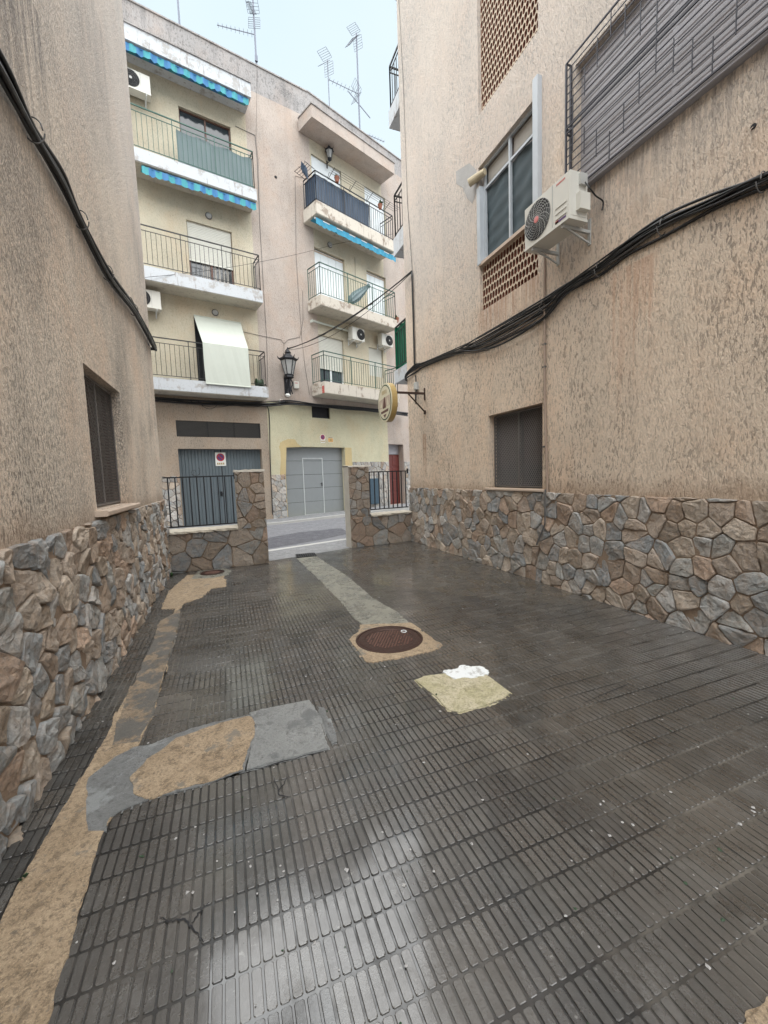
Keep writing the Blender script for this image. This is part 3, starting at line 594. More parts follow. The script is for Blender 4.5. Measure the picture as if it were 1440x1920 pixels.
mb = MB(); mb.box(RW, 3.92, 5.07, -.13, .012, 4.18, 4.22); mb.build('lattice_ledge', 'sill', b2)
for z_ in ((3.57, 4.18), (6.1, 9.2)): mb = MB(); mb.box(RW, 3.92, 5.06, -.14, -.13, *z_); mb.build('lattice_backing', 'interior', b2)
# aluminium window with netting
mb = MB()
mb.box(RW, 5.015, 5.09, -.06, .02, 4.20, 5.20); mb.box(RW, 3.86, 3.94, -.05, .06, 4.2, 5.60)
for z in (4.22, 5.15, 5.43): mb.box(RW, 3.94, 5.015, -.078, -.05, z, z+.03)
for u in (4.02-.08, 4.46, 4.985): mb.box(RW, u, u+.028, -.08, -.045, 4.22, 5.46)
wn = mb.build('window', 'frame_grey', b2)
mb = MB(); mb.box(RW, 3.95, 5.0, -.125, -.115, 4.23, 5.45); mb.build('pane', 'brown_glass', wn)
mb = MB(); N = 22; G_ = [[RW.p(3.95+1.05*i/N, -.092+.008*math.sin(i*.9+j*.35)+.006*math.sin(i*.31*j*.1+j), 4.24+.92*j/N) for i in range(N+1)] for j in range(N+1)]
mb.add([p for r in G_ for p in r], [(j*(N+1)+i, j*(N+1)+i+1, (j+1)*(N+1)+i+1, (j+1)*(N+1)+i) for j in range(N) for i in range(N)]); mb.build('netting', 'netting', wn, smooth=True)
mb = MB(); mb.tube([RW.p(4.93, -.01, 5.33), RW.p(5.06, .03, 5.33), RW.p(5.15, .10, 5.30)], [.04, .05, .052], 12); mb.build('rolled_blind', 'cane', wn)
mb = MB(); mb.box(RW, 4.5, 4.985, -.105, -.1, 5.24, 5.43); mb.box(RW, 3.96, 4.45, -.105, -.1, 5.24, 5.43); mb.build('transom', 'curtain', wn)
# big barred window
wb = window(RW, *WB[:4], .12, b2, 'grey_slat', 'glass_dark', nsash=3)
mb = MB(); slats(mb, RW, .62, 3.38, 4.15, 5.28, -.08, .05, .006); mb.build('roller_shutter', 'grey_slat', wb)
mb = MB(); G0, G1, GZ0, GZ1, gw = .45, 3.445, 4.10, 5.33, .07
for z in (GZ0, GZ1, (GZ0+GZ1)/2+.015, (GZ0+GZ1)/2-.03): mb.tube([RW.p(G0, gw, z), RW.p(G1, gw, z)], .009, 4); mb.tube([RW.p(G1, 0, z), RW.p(G1, gw, z)], .009, 4)
for u in (G0, G1): mb.tube([RW.p(u, gw, GZ0), RW.p(u, gw, GZ1)], .012, 4); mb.tube([RW.p(u, .01, GZ0), RW.p(u, .01, GZ1)], .014, 4)
nz = 17; zz = [GZ0+(GZ1-GZ0)*i/nz for i in range(1, nz)]
for i, z in enumerate(zz): mb.tube([RW.p(G0, gw, z), RW.p(G1, gw, z)], .0050, 4); 
u = G1-.09; j = 0
hz = (GZ0+GZ1)/2
while u > G0:
    st = j % 6; q = [0, 1, 2, 3, 2, 1][st]/3
    mb.tube([RW.p(u, gw+.004, hz+.02+(GZ1-hz)*(.62*q)), RW.p(u, gw+.004, min(GZ1, hz+.02+(GZ1-hz)*(.62*q)+.24))], .0048, 4)
    mb.tube([RW.p(u, gw+.004, GZ0+(hz-GZ0)*(.60*(1-q))), RW.p(u, gw+.004, GZ0+(hz-GZ0)*(.60*(1-q))+.24)], .0048, 4)
    u -= .14; j += 1
mb.build('window_grille', 'grille_grey', wb)
mb = MB(); mb.bbox(RW, .5, 3.44, -.1, .06, 4.06, 4.095, 0, .005); mb.build('sill', 'grey_slat', wb)
# conduit, exposed plaster, rust streak
mb = MB(); mb.tube([RW.p(3.805, .014, 4.1), RW.p(3.80, .014, 2.2), RW.p(3.755, .014, 1.08)], .013, 8); mb.tube([RW.p(3.755, .045, 1.12), RW.p(3.76, .045, .72), RW.p(3.9, .045, .45)], .010, 8, 1)
for z in (3.2, 2.75, 2.5, 1.6): mb.box(RW, 3.785, 3.825, 0, .026, z, z+.02, 1)
mb.build('conduit', ['conduit_brown', 'grey_cable'], b2)
mb = MB(); P = [RW.px(x, y) for x, y in ((855, 322), (880, 306), (893, 318), (896, 350), (886, 382), (876, 372), (868, 352), (856, 345))]
mb.add([RW.p(q[0], .003, q[1]) for q in P], [tuple(range(len(P)))]); mb.build('bare_plaster_patch', 'plaster_grey', b2)
# balconies on the street face of the right building
STR = Fr((XR, YR, 0), (1, 0, 0), (0, 1, 0))
def rb(slab_px, rail_top_px, green=None, railm='iron_dark'):
    # pixel of the outer end corner of slab (top,bottom) on the building's end plane
    (u1, z1), (_, z0) = RW.px(*slab_px[0]), RW.px(*slab_px[1]); d = u1-YR
    mb = MB(); mb.box(STR, .04, 4.2, 0, d, z0, z1); o = mb.build('balcony', 'slab_white', b2)
    if rail_top_px: zt = RW.px(*rail_top_px)[1]; railing(STR, .07, 4.15, d-.05, z1, zt-z1, o, railm, gap=.12)
    if green:
        mb = MB(); N = 8
        for (a, b, c_, e) in ((.055, .055, .03, d-.05),):
            vs = [STR.p(.10+.012*math.sin(i*2.1), c_+(e-c_)*i/N, z) for z in (z1+.02, zt) for i in range(N+1)]
            mb.add(vs, [(i, i+1, N+2+i, N+1+i) for i in range(N)])
        vs = [STR.p(.05+4.1*i/N, d-.085+.012*math.sin(i*2.1), z) for z in (z1+.02, zt) for i in range(N+1)]; mb.add(vs, [(i, i+1, N+2+i, N+1+i) for i in range(N)])
        mb.build('privacy_sheet', 'tarp_green', o)
rb([(736, 696), (736.5, 720)], (739, 611), True); rb([(734, 449), (733, 484)], (732, 368)); rb([(725, 209), (726, 240)], (727, 116)); rb([(736, -25), (737, -2)], None)
# the alley sign on its bracket
(us, zs) = RW.px(797, 738)
sg = thing('bracket_sign', RW.p(us, 0, zs), 'oval cream and gold bar sign on a rusty bracket at the right alley corner', 'sign')
D = .62
mb = MB(); mb.box(RW, us-.012, us+.012, 0, .02, zs-.12, zs+.10); mb.box(RW, us-.016, us+.016, .02, D-.04, zs-.018, zs+.018); mb.tube([RW.p(us, .012, zs-.33), RW.p(us, .34, zs-.01)], .014, 4); mb.box(RW, us-.02, us+.02, 0, .03, zs-.37, zs-.30)
mb.build('bracket', 'rust', sg)

cxf, czf = Fr((0, us, 0), (1, 0, 0), (0, -1, 0)).px(722, 755)
DF = Fr((cxf, us, czf), (0, -1, 0), (-1, 0, 0)); DR = .335
def disc(mb, r, w0, w1, m, n=40, cu=0, cz=0, sy=1):
    vs = [DF.p(cu+math.cos(t*2*math.pi/n)*r, w, cz+math.sin(t*2*math.pi/n)*r*sy) for w in (w0, w1) for t in range(n)]
    mb.add(vs, [tuple(range(n)), tuple(range(n, 2*n))]+[(t, (t+1) % n, n+(t+1) % n, n+t) for t in range(n)], m)
mb = MB(); disc(mb, DR, -.10, -.004, 0); disc(mb, DR*.99, -.004, .006, 1); disc(mb, DR*.90, .006, .009, 2); disc(mb, DR*.84, .009, .012, 1)
mb.build('sign_case', ['sign_gold', 'sign_cream', 'leaf_dark'], sg)
mb = MB(); P = lambda pts, w, m: mb.add([DF.p(a*DR, w, b*DR) for a, b in pts], [tuple(range(len(pts)))], m)
P([(-.76, .18), (.76, .30), (.80, .05), (.78, -.22), (-.78, -.26), (-.8, .02)], .0135, 0)
P([(-.25, -.30), (-.05, .25), (.12, .28), (.22, -.28)], .0155, 1); P([(-.6, -.2), (-.45, .12), (-.33, -.2)], .0155, 2); P([(.38, -.22), (.5, .2), (.64, -.2)], .0155, 2)
P([(-.55, -.42), (.55, -.36), (.50, -.50), (-.50, -.54)], .0135, 1); P([(-.2, -.62), (.25, -.60), (.02, -.80)], .0135, 1)
for a in (-.30, -.12, .06, .24): P([(a, .42), (a+.10, .42), (a+.10, .62), (a, .62)], .0135, 3)
mb.build('emblem', ['sill', 'sign_brown', 'sign_cream', 'sign_gold'], sg)
mb = MB(); mb.box(DF, -.10, .10, -.20, -.10, -.08, .18); mb.build('mount_box', 'rust', sg)

# junction box and cables at the corner
ub, zb = RW.px(783, 724)
mb = MB(); mb.bbox(RW, ub-.05, ub+.05, 0, .06, zb-.07, zb+.07, 0, .012); mb.tube([RW.p(ub, .03, zb+.07), RW.p(ub+.01, .03, zb+.2)], .012, 6, 1); mb.tube(catmull([RW.p(ub-.02, .03, zb-.07), RW.p(ub-.03, .05, zb-.2), RW.p(ub-.01, .05, zb-.33), RW.p(ub+.03, .04, zb-.2), RW.p(ub+.02, .03, zb-.07)], 5), .010, 6, 1)
tag(mb.build('junction_box', ['ac_grey', 'black_cable']), 'small grey cable box above the arm of the oval bar sign', 'junction box')
R = random.Random(8); paths = []
base = [RW.px(*p) for p in ((1600, 270), (1440, 341), (1345, 383), (1250, 425), (1180, 468), (1130, 505), (1060, 548), (1025, 572), (950, 614), (900, 642), (860, 660), (800, 683), (781, 692))]
base = [(-2.0, 3.02), (.2, 3.05)]+base
for i in range(14):
    ox, oz = R.uniform(.006, .05), R.uniform(-.045, .045); tw = R.uniform(0, 6); pts = []
    low = i < 5
    for j, (u, z) in enumerate(base):
        dz = oz*(1+.35*math.sin(j*1.3+tw)); 
        if low and 8 <= j <= 12: dz -= (.06, .16, .20, .14, .03)[j-8]*(1 if i < 3 else .6)
        pts.append(RW.p(u, .004+ox, z+dz+R.uniform(-.014, .014)))
    pts.append(RW.p(YR+.03, .02+ox*.2, RW.px(762, 712)[1]+oz*.4)); pts.append(V(XR+.5, YR+.03+ox*.4, RW.px(762, 712)[1]+oz*.4-.03)); paths.append((pts, R.choice([.006, .008, .011, .013]), 0 if R.random() < .88 else 1))
for u_, z_ in (base[3], base[5], base[7], base[9], base[11]): paths.append(([RW.p(u_+.003*q, .035+.045*math.cos(q*.7), z_+.062*math.sin(q*.7)) for q in range(10)], .004, 1))
bundle('cable_bundle', paths, 'thick black cable bundle sagging across the right stucco wall')
paths = []; c0 = RW.px(775, 510); c1 = RW.px(780, 690)
for o in (0, .018, -.012): paths.append(([RW.p(c0[0]+o, .03, c0[1]), RW.p((c0[0]+c1[0])/2+o, .026, (c0[1]+c1[1])/2), RW.p(c1[0]+o, .03, c1[1])], .010, 0))
bundle('cable_riser', paths, 'black vertical cable running up the right wall near its far corner')
q0 = RW.px(765, 380); mb = MB(); mb.tube([RW.p(*(c0[0], .02, c0[1])), RW.p(q0[0], .012, q0[1]), RW.p(RW.px(757, 150)[0], .012, RW.px(757, 150)[1]), RW.p(RW.px(748, 0)[0], .012, 10.2)], .005, 5)
tag(mb.build('thin_cable', 'grey_cable'), 'thin dark wire rising above the span cable on the right wall', 'cable')
mb = MB(); a_ = RW.px(1413, 238); mb.tube(catmull([RW.p(a_[0], .005, a_[1]), RW.p(a_[0]+.005, .03, a_[1]-.03), RW.p(a_[0]+.045, .02, a_[1]-.12), RW.p(a_[0]+.04, .015, a_[1]-.25)], 5), .0025, 5); mb.lathe(RW.p(a_[0], -.005, a_[1]+.003), (-1, 0, 0), [(.02, 0), (.016, .012)], 9, 1)
tag(mb.build('loose_wire', ['sill', 'dark_void']), 'short pale wire hanging out of a hole high on the right wall', 'wire')
# ---- air conditioners (local frame: x along the wall, y out of the wall, z up)
LF = Fr((0, 0, 0), (1, 0, 0), (0, 1, 0))
def build_ac(loc, rz, label, W=.62, Hh=.43, D=.24, gap=.12, fine=False, group=None, mir=1):
    t = thing('air_conditioner', loc, label, 'air conditioner', group, rz); b = MB()
    y0, y1 = gap, gap+D; fx = -W*.19*mir; fr_ = Hh*.43
    # casing: chamfered box with a rolled top edge
    c = .014; prof = [(y0, 0), (y1, 0), (y1, Hh-c), (y1-c, Hh), (y0, Hh)]
    for a, d in zip(prof, prof[1:]+prof[:1]): b.add([V(-W/2, *a), V(W/2, *a), V(W/2, *d), V(-W/2, *d)], [(0, 1, 2, 3)])
    n = len(prof); b.add([V(-W/2, *p) for p in prof], [tuple(range(n))]); b.add([V(W/2, *p) for p in prof], [tuple(range(n))])
    b.box(LF, -W/2-.004, W/2+.004, y0-.002, y1+.004, -.006, .018); b.box(LF, W*.5, W*.5+.003, y0+.02, y1-.02, .03, Hh-.03)
    b.box(LF, W*.15, W*.163, y1, y1+.004, .02, Hh-.015, 1)
    if fine:
        for zz in (.06, .11, .16): b.box(LF, W*.22, W*.45, y1, y1+.006, zz, zz+.014)
        b.box(LF, W*.22, W*.44, y1+.001, y1+.003, .028, .045, 3); b.box(LF, W*.22, W*.29, y1+.001, y1+.003, .028, .05, 2)
        for i in range(7): b.box(LF, W*(.24+.027*i), W*(.24+.027*i+.018), y1+.0005, y1+.002, Hh-.055, Hh-.038, 2)
        # valve cover at the side
        x0 = W/2; b.box(LF, x0, x0+.055, y0+.02, y0+.14, .07, .22); b.box(LF, x0, x0+.03, y0+.03, y0+.11, Hh-.12, Hh-.02, 1)
        b.tube(catmull([V(x0+.03, y0+.06, Hh-.1), V(x0+.05, y0+.02, Hh-.16), V(x0+.05, y0-.05, Hh-.21), V(x0+.06, .01, Hh-.25), V(x0+.05, .01, Hh-.32)], 5), .007, 6, 4)
    if mir < 0: b.v = [V(-q.x, q.y, q.z) for q in b.v]
    b.build('casing', ['ac_white', 'ac_grey', 'label_red', 'sign_blue', 'black_cable'], t, local=True)
    g_ = MB(); zc = Hh*.5
    g_.lathe(V(fx, y1+.001, zc), (0, 1, 0), [(fr_, 0), (fr_, .002)], 28, 0)
    for i in range(9 if fine else 4):
        r = fr_*(i+1)/(9 if fine else 4); N = 28; ring = [V(fx+math.cos(q*6.2832/N)*r, y1+.008+.004*(1-i/9), zc+math.sin(q*6.2832/N)*r) for q in range(N+1)]; g_.tube(ring, .0016 if fine else .003, 3, 1, False)
    for q in range(20 if fine else 8):
        a = q*6.2832/(20 if fine else 8); pts = [V(fx+math.cos(a+s_*.9)*fr_*(.12+.88*s_), y1+.012-.004*s_, zc+math.sin(a+s_*.9)*fr_*(.12+.88*s_)) for s_ in (0, .25, .5, .75, 1)]; g_.tube(pts, .0024 if q % 2 == 0 else .0014, 3, 1, False)
    g_.lathe(V(fx, y1+.01, zc), (0, 1, 0), [(fr_*.17, 0), (fr_*.16, .008), (fr_*.05, .010)], 16, 2)
    g_.build('fan_grille', ['dark_void', 'ac_grey' if fine else 'louvre', 'pink_hub' if fine else 'ac_grey'], t, local=True)
    for x in (-W*.34, W*.34):
        k_ = MB(); k_.box(LF, x-.016, x+.016, 0, .012, -.14, .10); k_.box(LF, x-.013, x+.013, .012, y1-.01, -.036, -.008); k_.tube([V(x, .012, -.12), V(x, y1-.06, -.03)], .010, 4); k_.box(LF, x-.02, x+.02, y0+.02, y0+.05, -.008, -.004, 0)
        k_.build('bracket', 'ac_grey' if fine else 'white_metal', t, local=True)
    return t
# on the right wall: front plane reaches .36 out
build_ac((XR, 3.41, 3.66), math.radians(90), 'large white wall unit with pink fan hub above the cable bundle', .60, .42, .22, .14, True, None, -1)
# ==================================================================== FAR BUILDINGS
bA = thing('apartment_building', FA.p(2, -3, -.1), 'pink and cream apartment block across the street with three balconies and the blue garage', 'building')
bB = thing('apartment_building', FB.p(uBend+4, -3, -.1), 'apartment block across the street with railed balconies above the lemon garage wall', 'building')
WN, WP = .62, .72                                     # balcony depths
uE = 4.09                                             # right end of the first block's balconies
def ab(fr, x, y, w=0): return fr.px(x, y, w)
roofA = FA.px(482, 125)[1]; UL = -3.2
dA3 = (FA.px(334, 198)[0], FA.px(432, 240)[0]); dA2 = (FA.px(349, 411)[0], FA.px(434, 434)[0]); dA1 = (FA.px(363, 593)[0], FA.px(449, 605)[0])
zA = {i: (FA.px(*p0, WN)[1], FA.px(*p1, WN)[1]) for i, (p0, p1) in {1: ((504.4, 746.7), (504.4, 725.6)), 2: ((493.3, 568.9), (493.3, 545.6)), 3: ((483.3, 377.8), (483.3, 355.6)), 4: ((472.2, 183.3), (474.4, 158.9))}.items()}
g1 = (FA.px(334, 850)[0], FA.px(491, 850)[0], -.02, FA.px(412, 841.7)[1]); lv = (g1[0], g1[1], FA.px(410, 820)[1], FA.px(410, 791)[1])
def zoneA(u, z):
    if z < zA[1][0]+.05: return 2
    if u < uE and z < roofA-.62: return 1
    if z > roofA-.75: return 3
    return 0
hA = [(dA3[0], dA3[1], zA[3][1], FA.px(380, 217)[1], .12), (dA2[0], dA2[1], zA[2][1], FA.px(349, 411)[1], .12), (dA1[0], dA1[1], zA[1][1], FA.px(363, 593)[1], .12), (*g1, .22), (*lv, .05)]
zcut = zA[1][0]+.05
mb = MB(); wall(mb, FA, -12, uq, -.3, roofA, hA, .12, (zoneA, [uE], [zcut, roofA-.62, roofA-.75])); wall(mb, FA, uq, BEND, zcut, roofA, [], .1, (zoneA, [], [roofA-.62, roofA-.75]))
a, b = FA.p(-12, 0, 0), FA.p(uq, -7, 0)
mb.quad(FA.p(-12, 0, roofA), FA.p(BEND, 0, roofA), FA.p(BEND, -8, roofA), FA.p(-12, -8, roofA), 3); mb.quad(FA.p(BEND, 0, zcut), FA.p(BEND, -8, zcut), FA.p(BEND, -8, roofA), FA.p(BEND, 0, roofA), 0)
mb.quad(FA.p(-12, -8, -.3), FA.p(BEND, -8, -.3), FA.p(BEND, -8, roofA), FA.p(-12, -8, roofA), 0); mb.quad(FA.p(-12, 0, -.3), FA.p(-12, -8, -.3), FA.p(-12, -8, roofA), FA.p(-12, 0, roofA), 0)
mb.box(FA, -12, BEND, -.2, .03, roofA, roofA+.035, 3)
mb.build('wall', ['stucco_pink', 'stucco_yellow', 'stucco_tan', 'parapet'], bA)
def balcony(fr, u0, u1, z0, z1, D, b, mat='slab_white', rail=1.0, rm='iron_dark', sides=(0, 1), gap=.115, posts=3):
    mb = MB(); mb.box(fr, u0, u1, .002, D, z0+.02, z1); mb.box(fr, u0+.02, u1-.02, .002, D-.02, z0, z0+.02, 1); o = mb.build('balcony', [mat, 'soffit'], b)
    if rail: railing(fr, u0+.04, u1-.04, D-.05, z1, rail, o, rm, sides, gap)
    return o
# railing tops measured at the right end
rh = {1: FA.px(497, 660, WN-.05)[1]-zA[1][1], 2: FA.px(486, 479, WN-.05)[1]-zA[2][1], 3: FA.px(474, 285, WN-.05)[1]-zA[3][1]}
print('rail heights A', rh, zA, 'roof', roofA)
bal = {i: balcony(FA, UL, uE, zA[i][0], zA[i][1], WN, bA, 'slab_white', rh[i], 'iron_green' if i == 3 else 'iron_dark') for i in (1, 2, 3)}
mb = MB(); mb.box(FA, UL, uE, .002, WN, zA[4][0], zA[4][1]); mb.box(FA, UL, uE+.01, .002, WN+.03, zA[4][1], zA[4][1]+.03, 1); mb.build('roof_canopy', ['slab_white', 'parapet'], bA)
w3 = window(FA, dA3[0], dA3[1], zA[3][1], hA[0][3], .12, bA, 'wood_brown', 'glass_dark', shutter=0)
w2 = window(FA, dA2[0], dA2[1], zA[2][1], hA[1][3], .12, bA, 'wood_brown', 'glass_dark', shutter=.58, t=.05)
mb = MB(); 
for (f0, f1) in ((.30, .46), (.56, .9)):
    N = 12; uu = [dA2[0]+(dA2[1]-dA2[0])*(f0+(f1-f0)*i/N) for i in range(N+1)]
    mb.add([FA.p(u, -.104+.004*math.sin(i*1.9), z) for z in (zA[2][1]+.1, zA[2][1]+.92) for i, u in enumerate(uu)], [(i, i+1, N+2+i, N+1+i) for i in range(N)])
mb.build('curtain', 'curtain', w2)
w1_ = window(FA, dA1[0], dA1[1], zA[1][1], hA[2][3], .12, bA, 'iron_dark', 'dark_void')
# garage door of block A
mb = MB(); u0, u1, z0, z1 = g1; n = 26
for i in range(n):
    a = u0+(u1-u0)*i/n; bb = u0+(u1-u0)*(i+1)/n; mb.add([FA.p(a, -.2, z0), FA.p(a+.012, -.188, z0), FA.p(bb-.012, -.188, z0), FA.p(bb, -.2, z0), FA.p(a, -.2, z1), FA.p(a+.012, -.188, z1), FA.p(bb-.012, -.188, z1), FA.p(bb, -.2, z1)], [(0, 1, 5, 4), (1, 2, 6, 5), (2, 3, 7, 6)])
um = (u0+u1)/2; mb.box(FA, um-.012, um+.012, -.188, -.183, z0, z1, 1); gd = mb.build('garage_door', ['garage_blue', 'dark_void'], bA)
mb = MB(); mb.box(FA, um-.10, um-.03, -.186, -.170, .88, 1.02); mb.tube([FA.p(um-.09, -.15, .96), FA.p(um-.02, -.15, .96)], .009, 5); mb.build('handle', 'iron_black', gd)
mb = MB(); mb.box(FA, lv[0], lv[1], -.05, -.04, lv[2], lv[3]); n = 14
for i in range(n): z = lv[2]+(lv[3]-lv[2])*(i+.5)/n; mb.box(FA, lv[0], lv[1], -.04, -.022, z-.004, z+.004, 1)
for f in (.0, .345, .665, .985): u = lv[0]+(lv[1]-lv[0])*f; mb.box(FA, u, u+.025, -.04, -.012, lv[2], lv[3], 1)
mb.build('vent_louvre', ['louvre', 'iron_dark'], bA)
zst = FA.px(318, 893)[1]
mb = stones(FA, -2.2, g1[0]-.03, -.06, zst, .17, .03, .016, 41, .8, [], 0, 1.35, .005); mb.build('stone_plinth', ['stone_far', 'stone_far_mortar'], bA)
# block B
zB = {i: (FB.px(*p0, WP)[1], FB.px(*p1, WP)[1]) for i, (p0, p1) in {1: ((606.7, 736.7), (606.7, 714)), 2: ((602, 572), (600, 551)), 3: ((591, 398), (591, 373)), 4: ((585.5, 219), (583, 194))}.items()}
uS = FB.px(602, 572, WP)[0]; uT = FB.px(745, 610, WP)[0]; roofB = roofA+.02; print('B', zB, uS, uT, 'roofB', FB.px(651, 226)[1], FB.px(746, 285)[1], 'bend', uBend)
door = lambda p, q: (FB.px(*p)[0], FB.px(*q)[0])
d3a = door((583, 290), (640, 325)); d3b = door((683, 350), (722, 375)); d2a = door((588, 462), (646, 490)); d2b = door((687, 508), (723, 522)); d1a = door((595, 627), (644, 640)); d1b = door((691, 650), (718, 656))
hB = [(*d3a, zB[3][1], FB.px(583, 287)[1], .12), (*d3b, zB[3][1], FB.px(722, 372)[1], .12), (*d2a, zB[2][1], FB.px(588, 462)[1], .12), (*d2b, zB[2][1], FB.px(723, 521)[1], .12),
      (*d1a, zB[1][1], FB.px(595, 626)[1], .12), (*d1b, FB.px(700, 705)[1], FB.px(691, 650)[1], .12)]
zcB = zB[1][0]+.03
def zoneB(u, z):
    if z > roofB-.62: return 2
    if uS-.02 < u < uT+.1: return 1
    return 0
mb = MB(); wall(mb, FB, uBend, uq2+10, zcB, roofB, hB, .12, (zoneB, [uS-.02, uT+.1], [roofB-.62]))
mb.quad(FB.p(uBend, 0, roofB), FB.p(uq2+10, 0, roofB), FB.p(uq2+10, -8, roofB), FB.p(uBend, -8, roofB), 2); mb.quad(FB.p(uq2+10, 0, -.3), FB.p(uq2+10, -8, -.3), FB.p(uq2+10, -8, roofB), FB.p(uq2+10, 0, roofB), 0)
mb.quad(FB.p(uBend, -8, -.3), FB.p(uq2+10, -8, -.3), FB.p(uq2+10, -8, roofB), FB.p(uBend, -8, roofB), 0); mb.box(FB, uBend, uq2+10, -.2, .03, roofB, roofB+.035, 2)
# overhang between the upper front and the straighter ground floor
mb.add([FA.p(uq, 0, zcut), FA.p(BEND, 0, zcut), FB.p(uq2, 0, zcut), FG.p(GLEN, -1, zcut), FG.p(0, -1, zcut)], [(0, 1, 2, 3, 4)], 0)
mb.add([FA.p(BEND, 0, zcut), FB.p(uq2, 0, zcut), FB.p(uq2, 0, zcB), FA.p(BEND, 0, zcB)], [(0, 1, 2, 3)], 0)
# ground floor front
gx = lambda x, y: FG.px(x, y)
g2 = (gx(536.4, 900)[0], gx(649, 900)[0], .05, gx(590, 838)[1]); bw = (gx(584.5, 770)[0], gx(618.5, 770)[0], gx(600, 784)[1], gx(600, 759)[1]); rd = (gx(730, 880)[0], gx(759, 880)[0], .12, gx(740, 833)[1])
zb1 = gx(520, 890)[1]; zb2 = gx(690, 866)[1]; o1, o2 = gx(526, 850)[0], gx(659.5, 850)[0]; uC = gx(728, 850)[0]
def zoneG(u, z): return 4 if (o1 < u < g2[0]+.01 and z < g2[3]+.12 or o2 > u > g2[1]-.01 and z < g2[3]) else (3 if u < uC else 0)
mb2_ = []
wall(mb, FG, 0, GLEN, -.3, zcut, [(*g2, .24), (*bw, .1)], .2, (zoneG, [o1, o2, uC], [g2[3]+.12, g2[3], zb1, zb2]), rm=None)
FH = Fr(FG.p(GLEN, 0, 0), FB.U, FB.N); rd = (FH.px(730, 880)[0], FH.px(757.5, 880)[0], .14, FH.px(740, 833)[1])
wall(mb, FH, 0, 12, -.3, zcB, [(*rd, .3)], .3, (lambda u, z: 0, [], []))
wl = mb.build('wall', ['stucco_pink', 'stucco_yellow', 'parapet', 'stucco_lemon', 'stucco_ochre'], bB)
print('G', g2, bw, rd, zb1, zb2, GLEN, 'zcut', zcut, 'zcB', zcB)
for (a, b_, zt, sd_) in ((.0, g2[0]-.03, zb1, 51), (o2+.03, GLEN-.01, zb2, 52)):
    stones(FG, a, b_, -.05, zt, .17, .03, .010, sd_, .85, [], 0, 1.2, .005).build('stone_plinth', ['stone_far', 'stone_far_mortar'], bB)
stones(FH, rd[1]+.02, 3, -.05, FH.px(745, 866)[1], .17, .03, .010, 53, .85, [], 0, 1.2, .005).build('stone_plinth', ['stone_far', 'stone_far_mortar'], bB)
# ochre blot round the garage
mb = MB(); R = random.Random(4); c = [gx(x, y) for x, y in ((525, 890), (527, 850), (523, 838), (528, 828), (540, 823), (553, 824), (558, 832), (566, 838), (537, 839), (536, 890))]
mb.add([FG.p(q[0], .0035, q[1]) for q in c], [tuple(range(len(c)))]); mb.build('paint_blot', 'stucco_ochre', bB)
# garage door B: sectional with wicket door
u0, u1, z0, z1 = g2; mb = MB(); n = 5
for i in range(n):
    a, b_ = z0+(z1-z0)*i/n, z0+(z1-z0)*(i+1)/n; mb.bbox(FG, u0, u1, -.24, -.205, a+.004, b_-.004, 0, .006)
mb.box(FG, u0, u1, -.25, -.225, z0, z1, 2)
gd = mb.build('garage_door', ['garage_grey', 'garage_frame', 'dark_void'], bB)
wu0, wu1, wz = gx(574, 900)[0], gx(612, 900)[0], gx(590, 858)[1]
mb = MB(); t = .03
mb.box(FG, wu0, wu0+t, -.204, -.192, z0, wz); mb.box(FG, wu1-t, wu1, -.204, -.192, z0, wz); mb.box(FG, wu0+t, wu1-t, -.204, -.192, wz-t, wz); mb.box(FG, wu0+t, wu1-t, -.204, -.190, z0, z0+.03); wd = mb.build('wicket_door', 'garage_frame', gd)
mb = MB(); mb.box(FG, wu1-t-.05, wu1-t-.02, -.204, -.196, 1.03, 1.16); mb.tube([FG.p(wu1-t-.035, -.19, 1.12), FG.p(wu1-t-.035, -.165, 1.12), FG.p(wu1-t-.12, -.165, 1.12)], .009, 5); mb.build('handle', 'iron_black', gd)
# small window, red door
bwn = window(FG, *bw, .1, bB, 'iron_black', 'dark_void', nsash=1)
u0, u1, z0, z1 = rd; zt = FH.px(740, 852)[1]; ul = u0+(u1-u0)*.72
mb = MB(); mb.box(FH, u0, u1, -.30, -.27, z0, zt); 
for i in range(4):
    for a, b_ in ((.10, .46), (.54, .9)):
        h_ = (zt-z0)/4; mb.bbox(FH, u0+(u1-u0)*a, u0+(u1-u0)*b_, -.27, -.255, z0+h_*i+.05, z0+h_*(i+1)-.04, 0, .012)
rdo = mb.build('front_door', 'red_wood', bB); mb = MB(); mb.lathe(FH.p(u0+(u1-u0)*.15, -.255, (z0+zt)/2), FH.N, [(.02, 0), (.025, .03), (.01, .04)], 10); mb.build('handle', 'white_metal', rdo)
mb = MB(); mb.box(FH, u0, u1, -.3, -.28, zt+.02, z1); mb.build('transom', 'grey_slat', bB)
mb = MB(); mb.box(FH, u0-.05, 3.2, .0, .35, -.1, .10); mb.build('door_step', 'kerb', bB)
